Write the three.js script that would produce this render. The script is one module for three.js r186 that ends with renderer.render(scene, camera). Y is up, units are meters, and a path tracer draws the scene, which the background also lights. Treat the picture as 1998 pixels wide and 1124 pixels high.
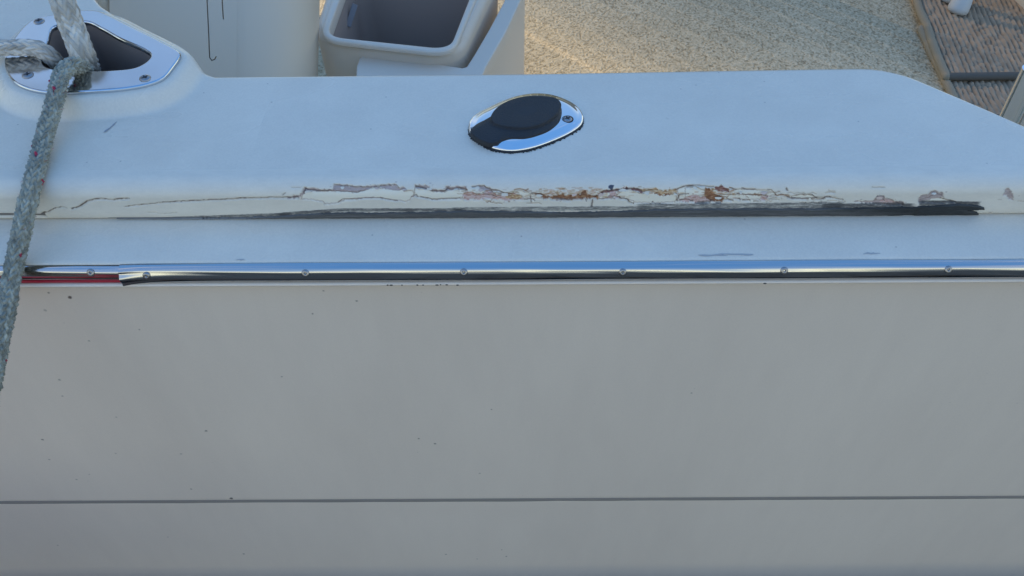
import * as THREE from 'three';
import { mergeGeometries, mergeVertices } from 'three/addons/utils/BufferGeometryUtils.js';
import { RoundedBoxGeometry } from 'three/addons/geometries/RoundedBoxGeometry.js';

// ------------------------------------------------------------------ camera, sky, sun, exposure
const scene = new THREE.Scene();
const D2R = Math.PI / 180;
const camera = new THREE.PerspectiveCamera(36, 16 / 9, 0.02, 4000);
camera.rotation.order = 'YXZ';
camera.position.set(0, 0.669, 0.674);
camera.rotation.set(-46 * D2R, 0, -0.3 * D2R);
camera.updateMatrixWorld(true);
camera.updateProjectionMatrix();
scene.add(camera);

const renderer = new THREE.WebGLRenderer({ antialias: true });
renderer.toneMapping = THREE.LinearToneMapping;
renderer.toneMappingExposure = 1.2;
renderer.shadowMap.enabled = true;

function hash(x, y, z) { let h = (x * 374761393 + y * 668265263 + z * 2147483647) | 0; h = Math.imul(h ^ (h >>> 13), 1274126177); h ^= h >>> 16; return (h >>> 0) / 4294967296; }
function vnoise(x, y, s = 0) {
  const xi = Math.floor(x), yi = Math.floor(y), fx = x - xi, fy = y - yi;
  const u = fx * fx * (3 - 2 * fx), v = fy * fy * (3 - 2 * fy);
  const a = hash(xi, yi, s), b = hash(xi + 1, yi, s), c = hash(xi, yi + 1, s), d = hash(xi + 1, yi + 1, s);
  return (a + (b - a) * u) * (1 - v) + (c + (d - c) * u) * v;
}
function fbm(x, y, s = 0, o = 4) { let r = 0, a = 0.5, f = 1, n = 0; for (let i = 0; i < o; i++) { r += a * vnoise(x * f, y * f, s + i); n += a; a *= 0.5; f *= 2.03; } return r / n; }
const sstep = (a, b, x) => { const t = Math.min(1, Math.max(0, (x - a) / (b - a))); return t * t * (3 - 2 * t); };
const lerp = (a, b, t) => a + (b - a) * t;


const SUN_AZ = [-0.69, -0.724], SUN_EL = 30 * D2R;
const sunDir = new THREE.Vector3(SUN_AZ[0] * Math.cos(SUN_EL), Math.sin(SUN_EL), SUN_AZ[1] * Math.cos(SUN_EL)).normalize();
{
  const W = 512, H = 256, a = new Float32Array(W * H * 4);
  const zen = [0.085, 0.31, 0.80], mid = [0.15, 0.20, 0.10], hor = [1.50, 1.25, 0.38];   // overhead blue, added paleness lower down, bright band over the horizon
  for (let j = 0; j < H; j++) for (let i = 0; i < W; i++) {
    const el = ((j + 0.5) / H - 0.5) * Math.PI, az = ((i + 0.5) / W - 0.5) * 2 * Math.PI;
    const d = [Math.cos(el) * Math.cos(az), Math.sin(el), Math.cos(el) * Math.sin(az)];
    const s = Math.max(0, d[1]);
    const t1 = Math.exp(-s / 0.2), t2 = Math.exp(-s / 0.5);
    const c = [0, 1, 2].map(k => zen[k] + mid[k] * t2 + hor[k] * t1);
    const cs = d[0] * sunDir.x + d[1] * sunDir.y + d[2] * sunDir.z;      // the air round the low sun glows a little
    const g = 0.35 * Math.pow(Math.max(0, cs), 70);
    if (d[1] > 0.02) {                                   // thin high cloud in wind-drawn streaks, all over the sky
      const u = d[0] / (d[1] + 0.25), v = d[2] / (d[1] + 0.25), k = 0.5 * sstep(0.5, 0.78, fbm(u * 1.6 + 7, v * 5.5 + u * 1.2, 400, 5)) * sstep(0.02, 0.2, d[1]);
      for (let q = 0; q < 3; q++) c[q] += ([1.05, 1.0, 1.0][q] - c[q]) * k;
    }
    const o = (j * W + i) * 4;
    a[o] = c[0] + g * 1.0; a[o + 1] = c[1] + g * 0.8; a[o + 2] = c[2] + g * 0.5; a[o + 3] = 1;
  }
  const sky = new THREE.DataTexture(a, W, H, THREE.RGBAFormat, THREE.FloatType);
  sky.mapping = THREE.EquirectangularReflectionMapping;
  sky.magFilter = THREE.LinearFilter; sky.minFilter = THREE.LinearFilter; sky.needsUpdate = true;
  scene.background = sky; scene.environment = sky;
}
const sun = new THREE.DirectionalLight(new THREE.Color().setRGB(1.0, 0.74, 0.42), 5);
sun.position.copy(sunDir).multiplyScalar(12);
sun.castShadow = true; sun.shadow.radius = 1.4;
sun.shadow.mapSize.set(2048, 2048);
Object.assign(sun.shadow.camera, { left: -5, right: 5, top: 5, bottom: -5, near: 0.5, far: 30 });
scene.add(sun, sun.target);

// ------------------------------------------------------------------ helpers
const PW = 1998, PH = 1124;
function ray(px, py) {
  const v = new THREE.Vector3(px / PW * 2 - 1, 1 - py / PH * 2, 0.5).unproject(camera);
  return v.sub(camera.position).normalize();
}
function onPlane(px, py, p0, n) {
  const d = ray(px, py), t = p0.clone().sub(camera.position).dot(n) / d.dot(n);
  return camera.position.clone().addScaledVector(d, t);
}
const UP = new THREE.Vector3(0, 1, 0);
const onY = (px, py, y) => onPlane(px, py, new THREE.Vector3(0, y, 0), UP);
const onZ = (px, py, z) => onPlane(px, py, new THREE.Vector3(0, 0, z), new THREE.Vector3(0, 0, 1));

let seed = 12345;
const rnd = () => { seed = (seed * 1664525 + 1013904223) >>> 0; return seed / 4294967296; };
const taken = {};
function numbered(n) { taken[n] = (taken[n] || 0) + 1; return taken[n] === 1 ? n : n + '_' + String(taken[n] - 1).padStart(3, '0'); }
function shadows(o) { o.castShadow = true; o.receiveShadow = true; return o; }
function thing(name, label, category, group) {
  const g = new THREE.Group(); g.name = numbered(name); g.userData = { label, category };
  if (group) g.userData.group = group;
  scene.add(g); return g;
}
function part(name, geo, mat, parent, label) {
  const m = shadows(new THREE.Mesh(geo, mat)); m.name = name; if (label) m.userData.label = label;
  parent.add(m); return m;
}
function struct(name, geo, mat) { const m = shadows(new THREE.Mesh(geo, mat)); m.name = name; m.userData.kind = 'structure'; scene.add(m); return m; }
// a grid surface: f(i, j) -> [x, y, z, u, v]
function grid(nu, nv, f, closedV = false, skip) {
  const pos = [], uv = [], idx = [];
  for (let i = 0; i <= nu; i++) for (let j = 0; j <= nv; j++) { const p = f(i, j); pos.push(p[0], p[1], p[2]); uv.push(p[3] ?? i / nu, p[4] ?? j / nv); }
  for (let i = 0; i < nu; i++) for (let j = 0; j < nv; j++) {
    if (skip && skip(i, j)) continue;
    const a = i * (nv + 1) + j, b = a + nv + 1;
    idx.push(a, b, a + 1, b, b + 1, a + 1);
  }
  const g = new THREE.BufferGeometry();
  g.setAttribute('position', new THREE.Float32BufferAttribute(pos, 3));
  g.setAttribute('uv', new THREE.Float32BufferAttribute(uv, 2));
  g.setIndex(idx); g.computeVertexNormals();
  if (closedV) {                                       // weld the normals along the seam
    const n = g.attributes.normal;
    for (let i = 0; i <= nu; i++) { const a = i * (nv + 1), b = a + nv; const v = new THREE.Vector3(n.getX(a) + n.getX(b), n.getY(a) + n.getY(b), n.getZ(a) + n.getZ(b)).normalize(); n.setXYZ(a, v.x, v.y, v.z); n.setXYZ(b, v.x, v.y, v.z); }
  }
  return g;
}
function canvas(w, h) { const c = document.createElement('canvas'); c.width = w; c.height = h; return [c, c.getContext('2d')]; }
function tex(c, srgb = true) {
  const t = new THREE.CanvasTexture(c); if (srgb) t.colorSpace = THREE.SRGBColorSpace;
  t.magFilter = THREE.LinearFilter; return t;
}
function dataTex(w, h, f, srgb = true) {               // f(i, j) -> [r, g, b] 0..255
  const a = new Uint8Array(w * h * 4);
  for (let j = 0; j < h; j++) for (let i = 0; i < w; i++) { const c = f(i, j), o = (j * w + i) * 4; a[o] = c[0]; a[o + 1] = c[1]; a[o + 2] = c[2]; a[o + 3] = 255; }
  const t = new THREE.DataTexture(a, w, h); if (srgb) t.colorSpace = THREE.SRGBColorSpace;
  t.wrapS = t.wrapT = THREE.RepeatWrapping; t.magFilter = THREE.LinearFilter; t.minFilter = THREE.LinearMipmapLinearFilter; t.generateMipmaps = true; t.needsUpdate = true; return t;
}
const lin = (r, g, b) => new THREE.Color().setRGB(r, g, b);
function smoothPoly(pts, n = 120, tension = 0.5) {     // closed Catmull-Rom through Vector3s
  return new THREE.CatmullRomCurve3(pts, true, 'centripetal', tension).getSpacedPoints(n).slice(0, n);
}
function inPoly(x, z, P) { let c = false; for (let i = 0, j = P.length - 1; i < P.length; j = i++) { if ((P[i].z > z) !== (P[j].z > z) && x < (P[j].x - P[i].x) * (z - P[i].z) / (P[j].z - P[i].z) + P[i].x) c = !c; } return c; }
function distPoly(x, z, P) {
  let m = 1e9;
  for (let i = 0, j = P.length - 1; i < P.length; j = i++) {
    const ax = P[j].x, az = P[j].z, dx = P[i].x - ax, dz = P[i].z - az, t = Math.min(1, Math.max(0, ((x - ax) * dx + (z - az) * dz) / (dx * dx + dz * dz + 1e-12)));
    m = Math.min(m, Math.hypot(x - ax - t * dx, z - az - t * dz));
  }
  return inPoly(x, z, P) ? -m : m;
}
// solid between rings of equal length (arrays of Vector3), capped
function loft(rings, capTop = true, capBottom = true) {
  const n = rings[0].length;
  const g = grid(rings.length - 1, n, (i, j) => { const p = rings[i][j % n]; return [p.x, p.y, p.z, j / n, i / rings.length]; }, true);
  const parts = [g];
  const cap = (R, flip) => {
    const c = R.reduce((a, p) => a.add(p), new THREE.Vector3()).multiplyScalar(1 / n);
    const sh = THREE.ShapeUtils.triangulateShape(R.map(p => new THREE.Vector2(p.x, -p.z)), []);
    const q = new THREE.BufferGeometry(), pos = [], uv = [], idx = [];
    R.forEach(p => { pos.push(p.x, p.y, p.z); uv.push(p.x, p.z); });
    sh.forEach(t => flip ? idx.push(t[2], t[1], t[0]) : idx.push(t[0], t[1], t[2]));
    q.setAttribute('position', new THREE.Float32BufferAttribute(pos, 3)); q.setAttribute('uv', new THREE.Float32BufferAttribute(uv, 2)); q.setIndex(idx); q.computeVertexNormals();
    parts.push(q);
  };
  if (capTop) cap(rings[rings.length - 1], false);
  if (capBottom) cap(rings[0], true);
  return mergeGeometries(parts);
}
const scaleRing = (R, s, y) => { const c = R.reduce((a, p) => a.add(p), new THREE.Vector3()).multiplyScalar(1 / R.length); return R.map(p => new THREE.Vector3(c.x + (p.x - c.x) * s, y, c.z + (p.z - c.z) * s)); };
function insetRing(R, d, y) {                          // move every point inward by d metres (plan)
  const n = R.length, out = []; let area = 0;
  for (let i = 0; i < n; i++) { const a = R[i], b = R[(i + 1) % n]; area += a.x * b.z - b.x * a.z; }
  const sg = area > 0 ? 1 : -1;
  for (let i = 0; i < n; i++) { const a = R[(i + n - 1) % n], b = R[(i + 1) % n]; const tx = b.x - a.x, tz = b.z - a.z, l = Math.hypot(tx, tz) || 1; out.push(new THREE.Vector3(R[i].x - sg * tz / l * d, y ?? R[i].y, R[i].z + sg * tx / l * d)); }
  return out;
}

// ------------------------------------------------------------------ materials
const gel = [221, 212, 196];                           // cream gelcoat
const M = {};
M.gelTop = new THREE.MeshPhysicalMaterial({ color: 0xffffff, roughness: 0.34, ior: 1.5, map: dataTex(1024, 1024, (i, j) => {
  const u = i / 1024 * 40, v = j / 1024 * 40;
  const n = fbm(u, v, 3) - 0.5, f = hash(i, j, 9) - 0.5, b = fbm(u * 0.25, v * 0.6, 40, 3) - 0.5;
  const d = hash(i, j, 77) > 0.99985 ? -60 : 0;
  const k = n * 9 + f * 7 + b * 8 + d;
  return [gel[0] + k, gel[1] + k, gel[2] + k * 0.9];
}), roughnessMap: dataTex(512, 512, (i, j) => { const r = 205 + (fbm(i / 40, j / 22, 21) - 0.5) * 90; return [r, r, 0]; }, false) });
M.cream = new THREE.MeshPhysicalMaterial({ color: new THREE.Color(`rgb(${gel})`), roughness: 0.35 });
M.plate = new THREE.MeshStandardMaterial({ color: lin(0.57, 0.60, 0.64), metalness: 1, roughness: 0.17, roughnessMap: dataTex(256, 256, (i, j) => { const r = 200 + (fbm(i / 9, j / 9, 5) - 0.5) * 110; return [r, r, 0]; }, false) });
M.chrome = new THREE.MeshStandardMaterial({ color: lin(0.74, 0.74, 0.75), metalness: 1, roughness: 0.05 });
M.rail = new THREE.MeshStandardMaterial({ color: lin(0.54, 0.52, 0.505), metalness: 1, roughness: 0.24, roughnessMap: dataTex(512, 128, (i, j) => { const r = 150 + (fbm(i / 60, j / 2.5, 25) - 0.5) * 170; return [r, r, 0]; }, false) });
M.screw = new THREE.MeshStandardMaterial({ color: lin(0.34, 0.33, 0.33), metalness: 1, roughness: 0.36 });
M.recess = new THREE.MeshStandardMaterial({ color: lin(0.03, 0.03, 0.035), roughness: 0.7 });
M.pipe = new THREE.MeshStandardMaterial({ color: lin(0.27, 0.225, 0.205), metalness: 0.2, roughness: 0.6 });
M.rubber = new THREE.MeshStandardMaterial({ color: lin(0.018, 0.019, 0.022), roughness: 0.55, bumpScale: 0.0004, bumpMap: dataTex(256, 256, (i, j) => { const r = hash(i, j, 4) * 255; return [r, r, r]; }, false) });
M.red = new THREE.MeshStandardMaterial({ color: lin(0.42, 0.018, 0.035), roughness: 0.4 });

// ================================================================== THE BOAT
const boat = thing('motorboat', 'cream fibreglass motorboat with damaged gunwale edge and stainless rub rail', 'boat');
const XL = -1.6, XR = 1.6;
const YT = 0.0695;                                     // gunwale top

// ---- hull side under the rail
{
  const prof = [];                                     // [z, y]
  prof.push([-0.02, -0.0118], [0.0056, -0.0122], [0.0076, -0.0127], [0.0086, -0.0137], [0.0088, -0.0150], [0.0080, -0.0163], [0.0056, -0.0172], [0.0016, -0.0179], [-0.0016, -0.0188], [-0.0030, -0.0205]);
  const hz = y => -0.0036 - ( -0.02 - y) * 0.035;
  for (let y = -0.03; y > -0.49; y -= 0.02) prof.push([hz(y), y]);
  const yc = -0.508;
  prof.push([hz(yc + 0.010), yc + 0.010], [hz(yc + 0.006), yc + 0.006], [hz(yc) - 0.0004, yc + 0.0040], [hz(yc) - 0.0016, yc + 0.0022], [hz(yc) - 0.0020, yc], [hz(yc) - 0.0017, yc - 0.0022], [hz(yc) - 0.0010, yc - 0.0046], [hz(yc) - 0.0008, yc - 0.007], [hz(yc) - 0.001, yc - 0.014]);
  for (let y = yc - 0.03; y > -1.15; y -= 0.03) prof.push([hz(y) - 0.001, y]);
  let s = 0; const arc = prof.map((p, i) => i ? (s += Math.hypot(p[0] - prof[i - 1][0], p[1] - prof[i - 1][1])) : 0);
  const X0 = -0.9, TW = 1.8, TH = 0.9, CW = 2048, CH = 1024;
  const [c, g] = canvas(CW, CH);
  const img = g.createImageData(CW, CH);
  for (let j = 0; j < CH; j++) for (let i = 0; i < CW; i++) {
    const u = i / CW * TW, v = j / CH * TH;
    const n = (fbm(u * 7, v * 3, 60, 4) - 0.5) * 9 + (fbm(u * 60, v * 14, 66, 3) - 0.5) * 4 + (hash(i, j, 6) - 0.5) * 4;
    const o = (j * CW + i) * 4;
    img.data[o] = 229 + n; img.data[o + 1] = 213 + n; img.data[o + 2] = 195 + n * 0.9; img.data[o + 3] = 255;
  }
  g.putImageData(img, 0, 0);
  const at = (px, py) => { const p = onZ(px, py, -0.012); const q = onZ(px, py, hz(p.y)); return [(q.x - X0) / TW * CW, (0.026 - 0.0118 - q.y + 0.004) / TH * CH]; };
  const specks = [[137, 580, 3, .75], [95, 571, 1.6, .5], [88, 605, 2.2, .25], [272, 643, 1.3, .5], [174, 665, 1.6, .35], [116, 741, 2, .35], [122, 773, 1.8, .3], [83, 858, 2.2, .6], [96, 897, 1.6, .4], [227, 814, 1.4, .3], [402, 841, 2.3, .5], [226, 885, 1.6, .3], [353, 886, 2, .25], [373, 955, 1.8, .6], [149, 936, 1.6, .4], [174, 926, 1.4, .3], [451, 973, 3.2, .9], [475, 1083, 2.4, .5], [550, 735, 1.4, .5], [610, 612, 1.6, .5], [631, 567, 1.4, .5], [696, 587, 1.6, .5], [112, 1066, 1.7, .4], [327, 1050, 1.7, .3], [817, 856, 1.7, .55], [849, 866, 1.9, .55], [959, 799, 1.2, .6], [1349, 767, 1.2, .6], [936, 924, 1.8, .3], [870, 1084, 2, .5], [979, 1075, 1.4, .5], [988, 1088, 2, .5], [931, 1093, 1.5, .4]];
  for (const [px, py, r, a] of specks) {
    const [x, y] = at(px, py), k = CW / TW / 1600;
    g.fillStyle = `rgba(70,60,52,${a})`;
    g.beginPath();
    for (let q = 0; q < 9; q++) { const th = q / 9 * 6.283, rr = r * k * (0.75 + rnd() * 0.6); g.lineTo(x + Math.cos(th) * rr * 1.25, y + Math.sin(th) * rr * 1.2); }
    g.fill();
  }
  g.fillStyle = 'rgba(80,72,66,0.22)';
  for (let q = 0; q < 90; q++) { const x = rnd() * CW, y = 30 + rnd() * (CH - 40), r = 0.5 + rnd() * 0.7; g.fillRect(x, y, r * (1 + rnd()), r); }
  const t = tex(c); t.wrapS = THREE.MirroredRepeatWrapping; t.flipY = false;
  const m = new THREE.MeshPhysicalMaterial({ map: t, roughness: 0.3 });
  const nx = 80;
  part('hull_side', grid(nx, prof.length - 1, (i, j) => { const x = lerp(XL, XR, i / nx), p = prof[j]; return [x, p[1], p[0], (x - X0) / TW, (p[1] <= -0.0118 ? (0.026 - 0.0118 - p[1] + 0.004 - 0) / TH : 0)]; }), m, boat);
  // grey-brown strip laid in the groove, drawing the dark line between the hull panels
  { const nb = 240; part('groove_strip', grid(nb, 10, (i, j) => { const x = lerp(XL, XR, i / nb), t = (j / 10 - 0.5) * Math.PI, r = 0.0062 + (fbm(x * 14, 1, 83, 3) - 0.5) * 0.0024; return [x, yc + Math.sin(t) * r, hz(yc) - 0.0018 + Math.cos(t) * 0.0018, x * 4, j / 10]; }), new THREE.MeshStandardMaterial({ color: lin(0.27, 0.24, 0.21), roughness: 0.85 }), boat); }
  // dark scuffs on the little flange lip under the rail
  const lipMat = new THREE.MeshStandardMaterial({ color: lin(0.03, 0.03, 0.03), roughness: 0.8 });
  for (const [px, w] of [[757, 3], [764, 5], [785, 2.5], [815, 3], [826, 2], [853, 5], [860, 2], [872, 4], [893, 4], [1490, 5]]) {
    const p = onZ(px, 547, 0.003), b = new THREE.SphereGeometry(1, 10, 6); b.scale(w / 1821 / 1.4, 0.0009, 0.0005); b.translate(p.x, -0.0142 - rnd() * 0.0008, 0.0087); part('scuff_mark', b, lipMat, boat);
  }
}

// ---- ledge above the rail
{
  const prof = [[-0.004, -0.0116], [0.0001, -0.0114], [0.0001, 0.0085], [-0.0006, 0.0103], [-0.0024, 0.0114], [-0.005, 0.0121], [-0.02, 0.0147], [-0.045, 0.0189], [-0.0585, 0.0211], [-0.075, 0.0235]];
  const nx = 160;
  part('ledge', grid(nx, prof.length - 1, (i, j) => { const x = lerp(XL, XR, i / nx), p = prof[j]; return [x, p[1] + (j > 4 ? (fbm(x * 9, j, 31, 2) - 0.5) * 0.0003 : 0), p[0], x * 0.7, p[0] * 0.7 + 0.31]; }), M.gelTop, boat);
  // faint grey rubs near the rail
  const rubs = [[1390, 497, 34], [1430, 495, 40], [1455, 496, 22], [1700, 494, 20], [470, 505, 12]];
  const mm = new THREE.MeshStandardMaterial({ color: lin(0.42, 0.41, 0.40), roughness: 0.8 });
  rubs.forEach(([px, py, w]) => {
    const n = 10, pts = [];
    const sh = new THREE.Shape();
    for (let q = 0; q < 2 * n; q++) { const th = q / (2 * n) * 6.283, rr = 0.5 + rnd() * 0.5; const a = Math.cos(th) * w * rr, b = Math.sin(th) * 1.8 * rr * (0.4 + rnd()); q ? sh.lineTo(a / 1821, b / 1250) : sh.moveTo(a / 1821, b / 1250); }
    const ge = new THREE.ShapeGeometry(sh); ge.rotateX(-Math.PI / 2 + 0.166); const p = onY(px, py, 0.0135); ge.translate(p.x, 0.0121 + (-0.005 - p.z) * 0.168 + 0.0003, p.z); part('rub_mark', ge, mm, boat);
  });
}

// ---- damaged vertical edge of the gunwale (relief rasterised on its own arc-length sheet)
const bandProf = [];                                   // [z, y] from the gap under the edge up onto the top
{
  const P = bandProf;
  P.push([-0.070, 0.0243], [-0.0612, 0.0226]);
  for (let k = 1; k <= 9; k++) { const t = k / 9 * Math.PI / 2; P.push([-0.0612 + Math.sin(t) * 0.0045, 0.0356 - 0.013 * Math.cos(t)]); }
  for (let k = 1; k <= 10; k++) { const y = 0.0356 + k * (0.0515 - 0.0356) / 10; P.push([-0.0567 - (y - 0.0356) * 0.01, y]); }
  const r = 0.018, z0 = -0.0567 - (0.0515 - 0.0356) * 0.01;
  for (let k = 1; k <= 14; k++) { const t = k / 14 * Math.PI / 2; P.push([z0 - r * (1 - Math.cos(t)) * 1.15, 0.0515 + r * Math.sin(t)]); }
  P.push([z0 - r * 1.15 - 0.004, YT], [z0 - r * 1.15 - 0.008, YT]);
}
const bandArc = []; { let s = 0; bandProf.forEach((p, i) => { if (i) s += Math.hypot(p[0] - bandProf[i - 1][0], p[1] - bandProf[i - 1][1]); bandArc.push(s); }); }
const BL = bandArc[bandArc.length - 1], BX0 = -0.68, BW = 1.36, BCW = 2048, BCH = 128;
const Z_TOP = bandProf[bandProf.length - 1][0];
function bandHit(px, py) {                             // photo pixel -> [x, arc length] on the edge
  const d = ray(px, py), oy = camera.position.y, oz = camera.position.z;
  for (let i = 2; i < bandProf.length - 1; i++) {
    const [az, ay] = bandProf[i], [bz, by] = bandProf[i + 1], ez = bz - az, ey = by - ay;
    const det = d.z * -ey + ez * d.y; if (Math.abs(det) < 1e-12) continue;
    const t = ((az - oz) * -ey + ez * (ay - oy)) / det, s = (d.z * (ay - oy) - d.y * (az - oz)) / det;
    const ss = s; if (ss >= -0.001 && ss <= 1.001 && t > 0) return [camera.position.x + d.x * t, lerp(bandArc[i], bandArc[i + 1], ss)];
  }
  const q = onY(px, py, YT); return py > 400 ? [onZ(px, py, -0.057).x, bandArc[4]] : [q.x, BL];
}
const bandPx = (px, py) => { const [x, s] = bandHit(px, py); return [(x - BX0) / BW * BCW, s / BL * BCH]; };
const zA = (x, y) => [560 + x / 7.4, 340 + y / 7.4], zB = (x, y) => [820 + x / 7.136, 340 + y / 7.136], zC = (x, y) => [1080 + x / 7.136, 340 + y / 7.136], zD = (x, y) => [1340 + x / 7.136, 340 + y / 7.136], zE = (x, y) => [1600 + x / 5.02, 340 + y / 5.02], zL = (x, y) => [x / 3.122, 340 + y / 3.122];
const pal = { pale: [[232, 224, 206], -0.0015], pink: [[206, 178, 172], -0.0018], greypink: [[178, 160, 154], -0.0017], brown: [[142, 98, 70], -0.0028], tan: [[196, 160, 120], -0.002], wine: [[128, 78, 74], -0.0022] };
const patches = [
  [zA, 'greypink', [640, 240, 680, 140, 860, 160, 1010, 175, 1200, 180, 1400, 150, 1570, 145, 1620, 195, 1720, 205, 1700, 245, 1500, 225, 1350, 190, 1220, 195, 1130, 225, 1000, 268, 860, 255]],
  [zA, 'greypink', [0, 350, 170, 350, 240, 300, 290, 235, 440, 240, 640, 238, 640, 222, 470, 215, 440, 195, 420, 212, 300, 205, 265, 188, 235, 230, 200, 290, 90, 305, 0, 330]],
  [zA, 'pale', [260, 250, 640, 245, 860, 258, 1000, 272, 1130, 230, 1230, 197, 1350, 194, 1500, 226, 1680, 228, 1690, 245, 1810, 240, 1840, 290, 1790, 340, 1760, 385, 1700, 395, 1540, 385, 1380, 350, 1130, 350, 830, 375, 740, 420, 550, 435, 520, 400, 360, 370, 200, 360]],
  [zB, 'pale', [-70, 195, 80, 210, 190, 245, 340, 250, 440, 215, 560, 210, 640, 230, 600, 300, 570, 345, 180, 360, 0, 325, -90, 300]],
  [zB, 'greypink', [-80, 150, 150, 160, 120, 190, 160, 215, 250, 222, 340, 225, 370, 175, 550, 172, 600, 165, 650, 185, 660, 228, 560, 205, 440, 214, 340, 246, 190, 242, 80, 208, -70, 190]],
  [zB, 'pink', [600, 300, 640, 240, 750, 250, 780, 290, 880, 280, 900, 240, 960, 220, 1040, 280, 1200, 300, 1380, 290, 1430, 350, 1300, 370, 1130, 370, 1000, 345, 800, 355, 600, 360]],
  [zB, 'tan', [1180, 300, 1300, 290, 1390, 292, 1430, 345, 1380, 366, 1250, 366, 1180, 340]],
  [zB, 'greypink', [800, 160, 880, 155, 940, 190, 1000, 220, 1040, 280, 1000, 275, 930, 225, 840, 210]],
  [zB, 'pale', [1230, 260, 1400, 230, 1560, 275, 1680, 290, 1700, 330, 1560, 350, 1440, 345, 1400, 300]],
  [zB, 'brown', [1540, 265, 1680, 275, 1720, 300, 1840, 315, 1930, 300, 2010, 285, 2010, 352, 1900, 362, 1800, 345, 1700, 345, 1640, 300]],
  [zC, 'brown', [-10, 310, 100, 290, 230, 295, 380, 290, 440, 240, 450, 290, 620, 300, 620, 350, 430, 350, 200, 370, -10, 345]],
  [zC, 'pale', [630, 345, 660, 265, 740, 260, 800, 280, 760, 330, 750, 347]],
  [zC, 'pink', [750, 335, 800, 240, 860, 235, 880, 270, 850, 315, 920, 318, 920, 342, 860, 332, 780, 328]],
  [zC, 'wine', [625, 320, 640, 285, 680, 240, 830, 218, 950, 200, 1080, 185, 1180, 200, 1250, 255, 1220, 262, 1150, 225, 1080, 208, 950, 225, 830, 240, 690, 260, 650, 300]],
  [zC, 'pale', [920, 270, 1000, 213, 1100, 222, 1150, 260, 1240, 280, 1420, 265, 1460, 300, 1540, 310, 1680, 290, 1710, 300, 1715, 340, 1690, 390, 1400, 410, 1150, 400, 1040, 355, 930, 330, 860, 310]],
  [zC, 'tan', [1110, 195, 1340, 205, 1420, 195, 1480, 235, 1600, 230, 1710, 215, 1730, 290, 1600, 290, 1500, 300, 1420, 285, 1340, 245, 1240, 245, 1180, 210]],
  [zC, 'brown', [1410, 275, 1480, 285, 1540, 300, 1620, 288, 1620, 305, 1530, 318, 1440, 302]],
  [zC, 'pale', [1730, 215, 1790, 190, 1860, 165, 2000, 175, 2020, 300, 1960, 300, 1870, 345, 1760, 360, 1740, 300]],
  [zD, 'pale', [-20, 185, 150, 185, 250, 225, 255, 300, 100, 312, -20, 320]],
  [zD, 'pink', [-20, 330, 100, 308, 250, 318, 330, 390, 150, 400, -20, 385, -100, 385, -80, 360]],
  [zD, 'brown', [262, 188, 330, 198, 362, 280, 440, 308, 555, 350, 450, 395, 330, 385, 250, 320]],
  [zD, 'pale', [365, 200, 410, 215, 460, 245, 590, 250, 700, 215, 960, 215, 1190, 225, 1260, 300, 1140, 312, 1050, 300, 880, 290, 690, 275, 480, 290, 370, 275]],
  [zD, 'pale', [450, 300, 700, 290, 880, 303, 1050, 310, 1020, 358, 880, 362, 740, 355, 560, 350]],
  [zD, 'wine', [385, 168, 500, 178, 595, 200, 580, 250, 460, 240, 410, 208]],
  [zD, 'pink', [1015, 362, 1060, 320, 1130, 313, 1115, 362]],
  [zD, 'pale', [1460, 315, 1600, 296, 1740, 302, 1810, 330, 1640, 345, 1480, 342]],
  [zE, 'greypink', [340, 268, 530, 260, 570, 208, 630, 222, 700, 255, 820, 278, 830, 312, 700, 305, 560, 295]],
  [zE, 'pink', [570, 285, 630, 250, 720, 275, 800, 288, 700, 302]],
  [zE, 'greypink', [968, 282, 965, 220, 1070, 192, 1130, 162, 1190, 178, 1222, 225, 1180, 240, 1335, 272, 1150, 280]],
  [zE, 'pale', [1000, 275, 1150, 236, 1320, 272, 1180, 284]],
  [zE, 'greypink', [1785, 212, 1840, 140, 1880, 172, 1900, 262, 1850, 240, 1820, 205]],
  [zE, 'greypink', [1640, 388, 1660, 376, 1730, 400, 1690, 405]],
];
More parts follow.
